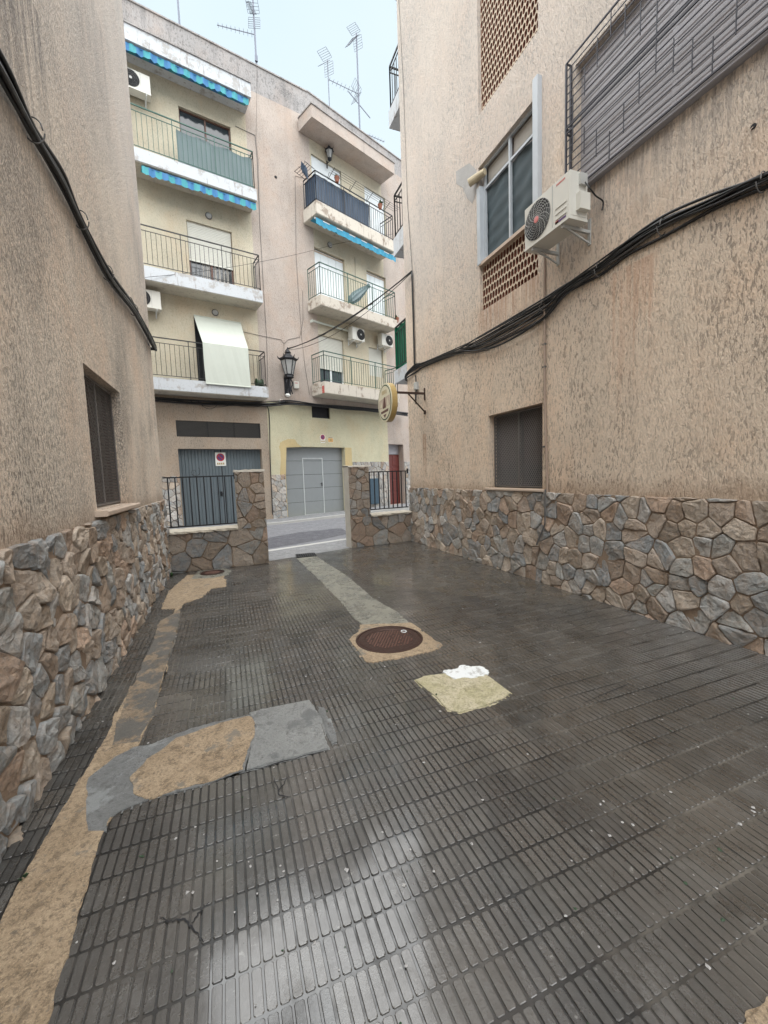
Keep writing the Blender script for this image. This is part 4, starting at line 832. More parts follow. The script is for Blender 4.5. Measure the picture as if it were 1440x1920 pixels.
# balconies, canopy of block B
rhB = {1: FB.px(618, 656, WP-.05)[1]-zB[1][1], 2: FB.px(598, 491, WP-.05)[1]-zB[2][1], 3: FB.px(592, 320, WP-.05)[1]-zB[3][1]}
print('rail heights B', rhB)
balB = {i: balcony(FB, uS, uT, zB[i][0], zB[i][1], WP, bB, 'slab_peeling', {1: .95, 2: rhB[2], 3: rhB[3]}[i], {1: 'iron_green', 2: 'iron_green', 3: 'iron_black'}[i], (1, 1), .105) for i in (1, 2, 3)}
mb = MB(); mb.box(FB, uS-.02, uT+.1, .002, WP, zB[4][0], zB[4][1]); mb.box(FB, uS-.04, uT+.12, .002, WP+.03, zB[4][1], zB[4][1]+.035, 1); mb.build('roof_canopy', ['stucco_pink', 'parapet'], bB)
window(FB, *hB[0][:4], .12, bB, 'white_metal', 'glass_dark', shutter=1, sm='shutter_white'); window(FB, *hB[1][:4], .12, bB, 'white_metal', 'glass_dark', shutter=1, sm='shutter_white')
def leaf_door(fr, h, name='window'):
    u0, u1, z0, z1 = h[:4]; mb = MB(); n = 4
    for i in range(n): mb.bbox(fr, u0+(u1-u0)*i/n+.004, u0+(u1-u0)*(i+1)/n-.004, -.12, -.095, z0, z1-.02, 0, .006)
    mb.box(fr, u0, u1, -.125, -.115, z0, z1, 1); mb.box(fr, u0, u1, -.12, -.08, z1-.09, z1-.05, 2); return mb.build('folding_shutter', ['shutter_white', 'interior', 'sill'], bB)
leaf_door(FB, hB[2]); leaf_door(FB, hB[3])
window(FB, *hB[4][:4], .12, bB, 'white_metal', 'glass_dark', shutter=.62, t=.06, sm='shutter'); window(FB, *hB[5][:4], .12, bB, 'white_metal', 'glass_dark', shutter=1, sm='shutter')
# ---- awnings
def awning(fr, u0, u1, w, z, drop, cols, label, group=None, sl=.13, hood=True, front='white_metal'):
    t = thing('awning', fr.p((u0+u1)/2, w, z), label, 'awning', group)
    mb = MB(); mb.tube([fr.p(u0, w-.05, z+.0), fr.p(u1, w-.05, z+.0)], .028, 8); mb.box(fr, u0, u1, w-.012, w+.012, z-.035, z-.008); mb.build('roller_bar', front, t)
    mb = MB(); n = max(1, round((u1-u0)/sl)); d = (u1-u0)/n; R = random.Random(int(u1*100))
    for i in range(n):
        a = u0+i*d; m = i % len(cols); K = 6; vs = []
        for q in range(K+1):
            f = q/K; ww = w+.014+.012*math.sin((i+f)*2.3)+.008*math.sin((i+f)*7); zb = z-.03-drop*(.86+.14*math.sin(math.pi*f)+.05*math.sin((i+f)*1.1)); vs += [fr.p(a+d*f, ww, z-.012), fr.p(a+d*f, ww+.012*math.sin((i+f)*3.7), zb)]
        mb.add(vs, [(2*q, 2*q+1, 2*q+3, 2*q+2) for q in range(K)], m)
    mb.build('valance', cols, t)
    if hood:
        mb = MB()
        for i in range(n):
            a = u0+i*d; vs = []
            for (ww, zz) in ((w-.30, z+.02), (w-.15, z+.012), (w-.02, z+.004), (w+.014, z-.012)): vs += [fr.p(a, ww, zz), fr.p(a+d, ww, zz)]
            mb.add(vs, [(2*q, 2*q+1, 2*q+3, 2*q+2) for q in range(3)], i % len(cols))
        mb.build('canopy_cloth', cols, t)
    return t
u4a = UL+.2
z4v = zA[4][0]-.02; awning(FA, -2.6, FA.px(466, 195, WN-.06)[0], WN-.06, z4v, .16, ['awning_blue', 'awning_teal'], 'blue and turquoise striped awning folded under the roof canopy at upper left', 'striped awnings', .15, True, 'awning_blue')
awning(FA, FA.px(266, 320, WN-.06)[0], FA.px(480, 388, WN-.06)[0], WN-.06, zA[3][0]-.03, .17, ['awning_teal', 'awning_blue'], 'blue and turquoise striped awning folded below the green railed balcony', 'striped awnings', .15, True, 'awning_blue')
awning(FB, FB.px(592, 412, WP-.1)[0], FB.px(742, 493, WP-.1)[0], WP-.1, zB[3][0]-.06, .18, ['awning_sky', 'awning_sky'], 'plain bright blue scalloped awning under the navy screened balcony', None, .2)
mb = MB(); q0, q1 = FB.px(584, 610, .05), FB.px(655, 640, .05)
mb.tube([FB.p(q0[0], .10, zB[2][0]-.28), FB.p(FB.px(655, 635, .1)[0], .10, zB[2][0]-.28)], .032, 8); mb.box(FB, q0[0]-.01, q0[0]+.02, .0, .12, zB[2][0]-.32, zB[2][0]-.24)
tag(mb.build('rolled_awning', 'cream_fabric'), 'rolled up cream awning above the half open shutter on the lowest balcony', 'awning')
# ---- fabric sheets on railings
def rail_sheet(fr, u0, u1, w, z0, z1, mat, name, label, cat, wav=.02, seed=1, side=None, sagt=.0):
    mb = MB(); N = max(8, int((u1-u0)/.07)); K = 5; R = random.Random(seed); vs = []
    for j in range(K+1):
        for i in range(N+1): f = i/N; vs.append(fr.p(u0+(u1-u0)*f, w+wav*math.sin(i*1.7+seed)*.6+wav*.5*math.sin(i*.53+j), z0+(z1-z0)*j/K-(sagt*math.sin(f*math.pi*3)**2 if j == K else 0)))
    mb.add(vs, [(j*(N+1)+i, j*(N+1)+i+1, (j+1)*(N+1)+i+1, (j+1)*(N+1)+i) for j in range(K) for i in range(N)])
    if side is not None:
        vs = [fr.p(side+.012*math.sin(i*2), .08+(w-.08)*i/6, z) for z in (z0, z1) for i in range(7)]; mb.add(vs, [(i, i+1, 8+i, 7+i) for i in range(6)])
    return tag(mb.build(name, mat, smooth=True), label, cat)
rail_sheet(FA, FA.px(330, 250, WN-.09)[0], uE-.07, WN-.09, zA[3][1]+.06, zA[3][1]+rh[3]*.84, 'tarp_teal', 'privacy_sheet', 'grey green privacy sheet behind the green railing of the top left balcony', 'privacy sheet', .015, 2, None, .04)
rail_sheet(FB, uS+.06, FB.px(690, 380, WP-.09)[0], WP-.09, zB[3][1]+.04, zB[3][1]+rhB[3]*.93, 'tarp_navy', 'privacy_sheet', 'navy privacy sheet behind the black railing of the right hand top balcony', 'privacy sheet', .02, 5, uS+.055)
# pale blind hanging over the railing
t = thing('hanging_blind', FA.p((dA1[0]+dA1[1])/2, .3, zA[1][1]), 'pale cream roller blind draped out over the lowest balcony railing', 'blind')
bu0, bu1 = dA1[0]-.0, dA1[1]+.03; zt = hA[2][3]+.02; zr = zA[1][1]+rh[1]+.015; wz = WN+.02
a0 = FA.px(380, 645.5, wz)[0]; a1 = FA.px(465.5, 657.8, wz)[0]; zl = FA.px(427, 722, wz)[1]
mb = MB(); N = 10; vs = []
rows = [(bu0, bu1, .03, zt), ((bu0+a0)/2, (bu1+a1)/2, (wz)/2, (zt+zr)/2-.015), (a0, a1, wz, zr), (a0, a1, wz+.01, (zr+zl)/2), (a0+.01, a1+.01, wz+.012, zl)]
for (x0, x1, ww, zz) in rows:
    for i in range(N+1): vs.append(FA.p(x0+(x1-x0)*i/N, ww+.006*math.sin(i*1.9+zz*5), zz))
mb.add(vs, [(j*(N+1)+i, j*(N+1)+i+1, (j+1)*(N+1)+i+1, (j+1)*(N+1)+i) for j in range(len(rows)-1) for i in range(N)]); mb.build('fabric', 'cream_fabric', t)
mb = MB(); mb.tube([FA.p(a0, wz+.012, zl-.01), FA.p(a1+.01, wz+.012, zl-.01)], .02, 8); mb.build('bottom_bar', 'cream_fabric', t); mb = MB(); mb.tube([FA.p(bu0, .03, zt), FA.p(bu1, .03, zt)], .018, 8); mb.build('top_roller', 'cream_fabric', t)
# ---- facade air conditioners
rzA = aA+math.pi; rzB = aB+math.pi
uu, zz = FA.px(262, 172, .2)
ac0 = build_ac(FA.p(FA.px(255, 150, .35)[0], 0, FA.px(258, 168, .36)[1]), rzA, 'white wall unit below the roof canopy of the pink and cream block', .62, .45, .23, .12, False, 'air conditioners on the far facades', -1)
copy_tree(ac0, FA.p(FA.px(303, 560, .3)[0]-.34, 0, FA.px(292, 578, .36)[1]), rzA, 'white wall unit tucked under the middle balcony slab of the pink and cream block')
ac1 = build_ac(FB.p(FB.px(672, 620, .35)[0], 0, FB.px(674, 638, .36)[1]), rzB, 'white wall unit directly right of the rolled cream awning', .56, .42, .23, .12, False, 'air conditioners on the far facades')
copy_tree(ac1, FB.p(FB.px(726, 630, .35)[0], 0, FB.px(726, 648, .36)[1]), rzB, 'white wall unit above the narrow closed shutter beside the green sheeted balcony')
# ---- round wall lights and the small lantern
def dome_lamp(fr, x, y, label):
    u, z = fr.px(x, y, .06); t = thing('wall_lamp', fr.p(u, 0, z), label, 'lamp', 'round lamps over the balcony doors')
    mb = MB(); mb.lathe(fr.p(u, 0, z), fr.N, [(.095, 0), (.095, .02), (.085, .028)], 18); mb.build('base', 'grey_cable', t)
    mb = MB(); mb.lathe(fr.p(u, .028, z), fr.N, [(.075, 0), (.066, .035), (.04, .056), (.01, .062)], 16); mb.build('glass', 'lamp_glass', t, smooth=True)
dome_lamp(FA, 392, 403, 'round lamp above the brown balcony door with half lowered shutter'); dome_lamp(FA, 404, 585, 'round lamp above the pale hanging blind'); dome_lamp(FB, 620, 458, 'round lamp below the plain bright blue awning')
def lantern(fr, u, z, w, sc, label, big):
    t = thing('wall_lantern', fr.p(u, 0, z), label, 'lantern'); c = fr.p(u, w, z); X, Y = fr.U, fr.N
    def ring(r, h, n=6): return [c+(X*math.cos(q*2*math.pi/n+.26)+Y*math.sin(q*2*math.pi/n+.26))*r*sc+V(0, 0, h*sc) for q in range(n)]
    def frust(mb, ps, m=0, n=6):
        rs = [ring(r, h, n) for r, h in ps]; mb.add([q for g_ in rs for q in g_], [(i*n+j, i*n+(j+1) % n, (i+1)*n+(j+1) % n, (i+1)*n+j) for i in range(len(ps)-1) for j in range(n)]+[tuple(range(n)), tuple((len(ps)-1)*n+j for j in range(n))], m)
    mb = MB(); frust(mb, [(.082, .0), (.155, .30)]); mb.build('glass', 'lamp_glass', t)
    mb = MB(); a, b_ = ring(.086, 0), ring(.160, .30)
    for q in range(6): mb.tube([a[q], b_[q]], .010*sc, 4)
    frust(mb, [(.075, -.07), (.10, -.055), (.095, -.02), (.105, .0), (.088, .012)])
    frust(mb, [(.165, .295), (.205, .325), (.195, .345), (.13, .37), (.075, .43), (.055, .45), (.07, .47), (.05, .50), (.02, .53), (.012, .58)])
    r_ = ring(.20, .335); 
    for q in range(6): mb.tube([r_[q], r_[q]+(r_[q]-c-V(0, 0, .335*sc))*.16+V(0, 0, .055*sc)], [.016*sc, .003*sc], 5)
    mb.build('lantern_frame', 'iron_black', t)
    mb = MB()
    if big:
        mb.box(fr, u-.045*sc, u+.045*sc, 0, .03, z-.42*sc, z+.02*sc); mb.tube([fr.p(u, .02, z+.0*sc), fr.p(u, .05, z+.05*sc)], [.03*sc, .004], 6)
        mb.tube(catmull([fr.p(u, .02, z-.36*sc), fr.p(u, w*.5, z-.33*sc), fr.p(u, w, z-.22*sc), c+V(0, 0, -.06*sc)], 5), .018*sc, 6)
        mb.tube(catmull([fr.p(u, .02, z-.10*sc), fr.p(u, w*.4, z-.08*sc), fr.p(u, w*.75, z-.14*sc), fr.p(u, w*.6, z-.24*sc), fr.p(u, w*.35, z-.2*sc)], 5), .013*sc, 6)
        mb.tube([c+V(0, 0, -.42*sc), c+V(0, 0, -.06*sc)], [.02*sc, .028*sc], 8); 
        for s_ in (-1, 1): mb.tube(catmull([c+X*s_*.03*sc+V(0, 0, -.08*sc), c+X*s_*.075*sc+V(0, 0, -.18*sc), c+X*s_*.03*sc+V(0, 0, -.28*sc), c+X*s_*.06*sc+V(0, 0, -.40*sc)], 5), .013*sc, 5)
        mb.tube([fr.p(u, .02, z-.40*sc), c+V(0, 0, -.42*sc)], .016*sc, 6)
    else: mb.tube([fr.p(u, .01, z-.12*sc), fr.p(u, w, z-.1*sc), c+V(0, 0, -.06*sc)], .014*sc, 5); mb.box(fr, u-.02, u+.02, 0, .02, z-.3*sc, z)
    mb.build('bracket', 'iron_black', t); return t
ul_, zl_ = FA.px(542, 703, .30); lantern(FA, ul_, zl_, .30, 1.45, 'large black street lantern on a wrought bracket between the two blocks', True)
ul2, zl2 = FB.px(618, 297, .16); lantern(FB, ul2, zl2, .16, .75, 'small black lantern over the highest balcony with the navy sheet', False)
# ---- span cable and facade cables
ta = FA.p(FA.px(538, 655, .12)[0], .12, FA.px(538, 655, .12)[1]); tb = RW.p(c0[0], .03, c0[1]); mb = MB()
for (o, s_, r) in ((0, .18, .011), (.03, .23, .009), (.02, .20, .008), (-.02, .32, .006)):
    mb.tube(sag(ta+V(0, 0, o), tb+V(0, 0, o*.6), s_, 16), r, 5)
for f in (.42, .78): p_ = ta.lerp(tb, f)-V(0, 0, .20*4*f*(1-f)); mb.tube([p_-(tb-ta).normalized()*.05, p_+(tb-ta).normalized()*.05], .022, 6)
mb.tube(catmull([ta, ta+V(-.04, .03, -.06), FA.p(FA.px(536, 672)[0], .03, FA.px(536, 672)[1]), ], 5), .02, 6)
tag(mb.build('span_cable', 'black_cable'), 'black cables strung over the street from lantern to right wall', 'cable')
mb = MB(); e0 = FA.p(FA.px(500, 490, .65)[0], .65, FA.px(500, 490, .65)[1]); aa = LW.p(6.7, .02, LW.px(262, 515)[1]); 
P0 = FA.p(FA.px(272, 520, .7)[0], .7, FA.px(272, 520, .7)[1]); P1 = FA.p(FA.px(503, 488, .3)[0], .3, FA.px(503, 488, .3)[1]); P2 = FB.p(FB.px(630, 462, .1)[0], .1, FB.px(640, 462, .1)[1])
mb.tube(sag(P0, P1, .05, 8)+sag(P1, P2, .03, 8)[1:]+[FB.p(FB.px(735, 440, .7)[0], .75, FB.px(735, 440, .7)[1])], .006, 4)
tag(mb.build('thin_cable', 'black_cable'), 'thin black wire running level past the middle balconies', 'cable')
R = random.Random(9); paths = []
pA = [(230, 742), (290, 748), (370, 754), (440, 757), (505, 758), (540, 752), (590, 747)]; pB = [(640, 752), (700, 765), (760, 775)]
for i in range(9):
    oz = R.uniform(-.05, .05); ox = R.uniform(.02, .10); pts = []
    for (x, y) in pA[:5]: u, z = FA.px(x, y, .03); pts.append(FA.p(u, ox, z+oz+R.uniform(-.03, .03)))
    for (x, y) in pA[5:]+pB: u, z = FG.px(x, y, .1); pts.append(FG.p(u, ox+.16, min(z, zcut+.02)+oz*.9+R.uniform(-.02, .02)-.06))
    paths.append((pts, R.choice([.010, .014, .02]), 0))
for (x0, y0, x1, y1, s_) in ((355, 752, 440, 757, .14), (430, 757, 505, 758, .10), (370, 752, 410, 756, .2)):
    a, b_ = FA.px(x0, y0), FA.px(x1, y1); paths.append((sag(FA.p(a[0], .06, a[1]), FA.p(b_[0], .06, b_[1]), s_, 6), .007, 0))
paths.append(([FA.p(*(lambda q: (q[0], .02, q[1]))(FA.px(x, y))) for x, y in ((492, 758), (502, 765), (505, 790), (506, 850), (508, 900), (511, 965))], .014, 0))
bundle('cable_bundle', paths, 'black cable bundle strung under the lowest balconies across the street')
mb = MB()
for fr, pts, r in ((FA, ((441, 237), (478, 254), (482, 300), (487, 420), (495, 560), (500, 640), (502, 730)), .008), (FA, ((553, 330), (555, 480), (560, 560), (566, 640), (572, 690), (580, 740)), .006), (FA, ((455, 622), (500, 632), (527, 637), (532, 645), (532, 672)), .006),
                   (FA, ((567, 545), (568, 600), (562, 632), (540, 637), (532, 645)), .006), (FA, ((553, 330), (575, 336), (578, 345)), .005), (FB, ((665, 482), (666, 530)), .006), (FA, ((487, 420), (484, 300), (480, 262), (482, 130)), .004)):
    Q = [fr.p(u, .012, z) for u, z in (fr.px(x, y) for x, y in pts)]; mb.tube(Q, r, 4)
tag(mb.build('wall_wires', 'grey_cable'), 'thin dark wires running down the pink facade around the lantern', 'cable')
# meter boxes
for (x, y, wd_, hh, lb) in ((555, 722, .09, .11, 'small white box with red mark right of the large street lantern'), (527, 753, .055, .07, 'tiny pale socket box below the large street lantern')):
    fr = FA; u, z = fr.px(x, y, .05); mb = MB(); off = 0 if y < 740 else 0; mb.bbox(fr, u-wd_, u+wd_, off, off+.09, z-hh, z+hh, 0, .01); mb.box(fr, u-wd_*.5, u+wd_*.5, off+.09, off+.093, z+hh*.4, z+hh*.6, 1)
    tag(mb.build('meter_box', ['ac_white', 'label_red']), lb, 'meter box')
mb = MB(); u, z = FA.px(540, 741, .35); mb.lathe(FA.p(u, .33, z-.05), (0, 0, 1), [(.03, 0), (.07, .02), (.08, .06), (.05, .10)], 14); tag(mb.build('white_globe_lamp', 'sign_white', smooth=True), 'small white round lamp hanging under the street lantern bracket', 'lamp')
# ---- garage signs
def vado(fr, x, y, w, hh, wh_, label, square=True):
    u, z = fr.px(x, y, w); t = thing('no_parking_sign', fr.p(u, w, z), label, 'sign'); mb = MB()
    if square: mb.box(fr, u-wh_, u+wh_, w, w+.006, z-hh, z+hh)
    else: mb.lathe(fr.p(u, w, z+.03), fr.N, [(wh_, 0), (wh_, .006)], 24); mb.box(fr, u-wh_*.8, u+wh_*.8, w, w+.005, z-hh, z-hh*.35)
    mb.build('plate', 'sign_white', t); c = fr.p(u, w+.006, z+hh*.28); r = wh_*.78
    mb = MB(); mb.lathe(c, fr.N, [(r, 0), (r, .003)], 24, 0); mb.lathe(c, fr.N, [(r*.74, .003), (r*.74, .005)], 24, 1)
    a = math.radians(-45)
    mb.tube([c+fr.U*math.cos(a)*r*.8+V(0, 0, math.sin(a)*r*.8)+fr.N*.006, c-fr.U*math.cos(a)*r*.8-V(0, 0, math.sin(a)*r*.8)+fr.N*.006], r*.12, 4, 0); mb.build('prohibition_ring', ['sign_red', 'sign_blue'], t)
    mb = MB(); 
    for i in range(4): mb.box(fr, u-wh_*.7+wh_*.37*i, u-wh_*.7+wh_*.37*i+wh_*.25, w+.006, w+.008, z-hh*.82, z-hh*.52)
    mb.build('lettering', 'sign_gold', t)
vado(FA, 413.5, 861, -.17, .20, .15, 'white no parking plate with red ring on the blue garage door')
vado(FG, 605, 822, .004, .15, .11, 'round red and white no parking sign above the grey garage door', False)
u, z = FG.px(619.5, 825); t_ = MB(); t_.box(FG, u-.12, u+.12, .004, .012, z-.10, z+.10); t_.box(FG, u-.10, u+.10, .012, .014, z-.07, z+.055, 1); t_.box(FG, u-.09, u+.09, .012, .015, z+.068, z+.085, 2); t_.box(FG, u-.03, u+.04, .014, .016, z-.04, z+.03, 3)
tag(t_.build('alarm_sign', ['sign_cream', 'sign_orange', 'sign_brown', 'sign_gold']), 'small orange notice right of the round no parking sign', 'sign')
# ---- blue panel by the red door
a, b_ = FG.px(691, 900), FG.px(708, 940); mb = MB(); mb.bbox(FG, a[0], b_[0], .035, .10, .25, FG.px(700, 897, .1)[1], 0, .01)
tag(mb.build('utility_cabinet', 'blue_panel'), 'dark blue cabinet door on the stone base left of the red door', 'cabinet')
# small curl of ironwork on the blue garage side
# ==================================================================== low walls at the street
def low_wall(x0, x1, y0, y1, pil, ztop, zc, label, seed, rl_px, pw=0):
    U = V(x1-x0, y1-y0, 0).normalized(); L = V(x1-x0, y1-y0, 0).length; fr = Fr((x0, y0, 0), U, V(U.y, -U.x, 0)); T = .24
    t = thing('low_wall', fr.p(L/2, -T/2, 0), label, 'wall'); pu0, pu1 = pil
    mb = MB(); s0, s1 = (0, L) 
    mb.box(fr, .0, L, -T, -.0, -.3, zc-.03, 1); mb.add([], [])
    body = mb.build('wall_core', ['concrete_side', 'concrete_side'], t)
    sm = stones(fr, 0, L, -.01, zc-.03, .20, .028, .012, seed, .5, [], 0, .80, .005, 1.25); sm.build('stone_face', ['stone_low', 'stone_low_mortar'], t)
    mb = MB(); mb.box(fr, pu0, pu1, -T, 0, zc-.03, ztop-.03); 
    K = 8; vs = [fr.p(pu0-.015+(pu1-pu0+.03)*i/K, w, z) for (w, z) in ((-T-.01, ztop-.03), (-T, ztop), (.02, ztop), (.035, ztop-.03)) for i in range(K+1)]
    R = random.Random(seed); vs = [v+V(0, 0, R.uniform(-.012, .004)) for v in vs]
    mb.add(vs, [(j*(K+1)+i, j*(K+1)+i+1, (j+1)*(K+1)+i+1, (j+1)*(K+1)+i) for j in range(3) for i in range(K)]); p = mb.build('pillar', 'concrete_side', t)
    stones(fr, pu0, pu1, zc-.03, ztop-.035, .16, .026, .012, seed+1, .3, [], 0, .80, .005).build('stone_face', ['stone_low', 'stone_low_mortar'], p)
    a, b_ = (0, pu0) if pu0 > .3 else (pu1, L); mb = MB(); K = int((b_-a)/.05); R = random.Random(seed+5); rows = [(-T-.02, zc-.03), (-T-.02, zc+.01), (.035, zc+.012), (.06, zc-.005), (.055, zc-.035), (0, zc-.035)]
    vs = [fr.p(a+(b_-a)*i/K, w+R.uniform(-.012, .014)*(j in (2, 3, 4)), z+R.uniform(-.006, .006)) for j, (w, z) in enumerate(rows) for i in range(K+1)]
    mb.add(vs, [(j*(K+1)+i, j*(K+1)+i+1, (j+1)*(K+1)+i+1, (j+1)*(K+1)+i) for j in range(len(rows)-1) for i in range(K)]); mb.build('coping', 'coping', t)
    # railing
    zt, zlo, nb = rl_px; mb = MB(); m = .0145; w = -.08
    for z in (zt, zlo): mb.tube([fr.p(a+.0, w, z), fr.p(b_, w, z)], m*1.0, 4)
    for i in range(nb): u = a+(b_-a)*(i+.6)/(nb+.1); mb.tube([fr.p(u, w, zlo), fr.p(u, w, zt)], m*.85, 4)
    ue = b_ if pu0 > .3 else b_; mb.tube([fr.p(ue-.0, w, zt-.05), fr.p(ue-.0, w, zt+.05)], .02, 4); mb.build('railing', 'iron_black', t); return fr
qf = Fr((XL, 6.78, 0), (1, 0, 0), (0, -1, 0)); zl_top = qf.px(470, 880)[1]; zl_c = qf.px(380, 993)[1]
low_wall(XL, .555, 6.78, 6.80, (1.0, 1.435), zl_top, zl_c, 'low stone wall with iron railing and pillar on the left in front of the blue garage', 61, (qf.px(372, 894, -.08)[1], qf.px(380, 985, -.08)[1], 10))
fR = Fr((2.06, 7.38, 0), (1.41, .2, 0), (.2, -1.41, 0)); print('low', zl_top, zl_c, fR.px(675, 872), fR.px(730, 958), fR.px(691, 900)[0], fR.px(659, 1000)[0])
pz = fR.px(691, 900)[0]
low_wall(fR.px(659, 1020)[0]*fR.U.x+2.06, 3.46, 7.38+fR.px(659, 1020)[0]*fR.U.y, 7.58, (0, pz-fR.px(659, 1020)[0]), fR.px(675, 872)[1], fR.px(730, 962)[1], 'low stone wall with pale pillar and iron railing on the right joined to the right building', 64, (fR.px(730, 884, -.08)[1], fR.px(730, 953, -.08)[1], 9))
# little ironwork curl on the left railing's far side
mb = MB(); 
for (x, y, s_) in ((365, 885, 1),):
    u, z = FA.px(x, y, .02); mb.tube([FA.p(u+s_*(.02+.011*q)*math.cos(q*.55), .03, z+(.02+.011*q)*math.sin(q*.55)) for q in range(14)], .008, 4)
tag(mb.build('iron_scroll', 'iron_dark'), 'thin curled ironwork above the railing before the blue garage', 'ironwork')
# ==================================================================== covers and drain
def cover(px, r, label, tilt=0, ring=True):
    c = ground_at(*px); t = thing('manhole_cover', V(c.x, c.y, .004), label, 'manhole cover'); mb = MB()
    mb.lathe(V(c.x, c.y, .001), (0, 0, 1), [(r, 0), (r, .0075), (r-.012, .009), (r-.02, .009), (r-.022, .004)], 48); mb.build('rim', 'iron_cover', t)
    mb = MB(); r2 = r-.026; mb.lathe(V(c.x, c.y, .002), (0, 0, 1), [(r2, 0), (r2, .0065), (r2*.81, .0065), (r2*.785, .0025), (0.01, .0025)], 48)
    R = random.Random(2); st = .027; k_ = int(r2*.76/st)
    for i in range(-k_, k_+1):
        for j in range(-k_, k_+1):
            x, y = (i+(.5 if j % 2 else 0))*st, j*st*.8
            if math.hypot(x, y) > r2*.74 or R.random() < .06: continue
            h = .0060; w_, l_ = .0088, .0052
            if (i+j) % 2: w_, l_ = l_*1.2, w_*.8
            X, Y = c.x+x, c.y+y; a_ = [V(X-w_, Y-l_, .003), V(X+w_, Y-l_, .003), V(X+w_, Y+l_, .003), V(X-w_, Y+l_, .003)]; b2_ = [V(X-w_*.6, Y-l_*.6, .0025+h), V(X+w_*.6, Y-l_*.6, .0025+h), V(X+w_*.6, Y+l_*.6, .0025+h), V(X-w_*.6, Y+l_*.6, .0025+h)]
            mb.add(a_+b2_, [(4, 5, 6, 7), (0, 1, 5, 4), (1, 2, 6, 5), (2, 3, 7, 6), (3, 0, 4, 7)], 1)
    mb.build('lid', ['iron_cover', 'rust_stud'], t)
    if ring:
        d = ground_at(757, 1186); mb = MB(); mb.tube([V(d.x+math.cos(q*.628)*.022, d.y+math.sin(q*.628)*.026, .0105+.001*(q % 2)) for q in range(11)], .0045, 5, 0, False); mb.build('painted_ring', 'white_paint', t)
l, rr = ground_at(666, 1200), ground_at(795, 1200); print('mh r', (rr-l).length/2)
cover((730, 1198.5), (rr-l).length/2*.98, 'round rusty manhole cover with a white painted ring in the middle of the alley')
cover((398, 1074), .17, 'round rusty manhole cover at the foot of the left low wall', ring=False)
P = [ground_at(x, y) for x, y in ((554, 1040), (590, 1037), (594, 1043), (557, 1046))]; U = (P[1]-P[0]).normalized(); mb = MB(); n = 9
fr = Fr((P[0].x, P[0].y, 0), U, V(U.y, -U.x, 0)); L = (P[1]-P[0]).length; dd = (P[3]-P[0]).length
mb.box(fr, 0, L, 0, dd, -.004, .002, 1)
for i in range(n): mb.box(fr, L*i/n, L*(i+.45)/n, 0, dd, .002, .008)
for w_ in (0, dd*.48, dd-.012): mb.box(fr, 0, L, w_, w_+.012, .002, .009)
tag(mb.build('drain_grate', ['grate', 'dark_void']), 'dark rectangular drain grate at the end of the concrete strip', 'drain grate')
# ---- plants, litter
def weed(x, y, n, s, label, seed):
    c = ground_at(x, y); mb = MB(); R = random.Random(seed)
    for i in range(n):
        a, el, L = R.uniform(0, 6.28), R.uniform(.2, 1.3), s*R.uniform(.5, 1.2); d = V(math.cos(a)*math.cos(el), math.sin(a)*math.cos(el), math.sin(el)); sd_ = V(-math.sin(a), math.cos(a), 0)*L*.28
        b0 = c+V(R.uniform(-s, s)*.4, R.uniform(-s, s)*.4, 0); mb.add([b0, b0+d*L*.5+sd_, b0+d*L, b0+d*L*.5-sd_], [(0, 1, 2, 3)], R.randint(0, 1))
    return tag(mb.build('weed', ['leaf', 'leaf_dark']), label, 'plant')
weed(320, 1080, 34, .06, 'small green weed in the corner where the left stone wall meets the low wall', 1); weed(44, 1648, 14, .022, 'tiny weed between paving and sandy strip at the lower left', 2); weed(818, 1304, 14, .016, 'tiny green tuft on the edge of the mossy concrete patch', 3)
c = ground_at(322, 1071); mb = MB(); R = random.Random(6); vs = [c+V(-.05+.02*i+R.uniform(-.008, .008), R.uniform(-.02, .02)+.03*j, .045+R.uniform(0, .035)) for j in range(3) for i in range(5)]
mb.add(vs, [(j*5+i, j*5+i+1, j*5+i+6, j*5+i+5) for j in range(2) for i in range(4)]); tag(mb.build('paper_scrap', 'sign_white'), 'crumpled white paper scrap on the weed in the left corner', 'litter')
# ---- things on the balconies
def pot(fr, u, w, z, r, label, holder=True, leafy=14, cat='flower pot'):
    t = thing('flower_pot', fr.p(u, w, z), label, cat); c = fr.p(u, w, z); mb = MB(); mb.lathe(c, (0, 0, 1), [(r*.62, 0), (r*.92, r*1.5), (r, r*1.5), (r, r*1.8), (r*.85, r*1.8), (r*.8, r*1.6)], 14); mb.build('pot', 'terracotta', t)
    mb = MB(); R = random.Random(int(u*77)); 
    for i in range(leafy):
        a = R.uniform(0, 6.28); d = V(math.cos(a), math.sin(a), R.uniform(.3, 1.6)).normalized(); L = r*R.uniform(1, 2.1); s_ = V(-math.sin(a), math.cos(a), 0)*L*.22; b0 = c+V(0, 0, r*1.6)
        mb.add([b0, b0+d*L*.5+s_, b0+d*L, b0+d*L*.5-s_], [(0, 1, 2, 3)], i % 2)
    mb.build('foliage', ['leaf', 'leaf_dark'], t)
w_ = WP+.04
q = FB.px(632, 342, w_); pot(FB, q[0], w_, q[1], .085, 'brown pot hooked on the black railing near the door of the highest balcony', leafy=8)
q = FB.px(713, 392, w_); pot(FB, q[0], w_, q[1], .085, 'brown pot hooked at the right end of the highest balcony railing', leafy=8)
q = FB.px(744, 598, WP-.15); pot(FB, q[0], WP-.15, zB[2][1], .09, 'small brown pot at the right end of the balcony with green railing', leafy=10)
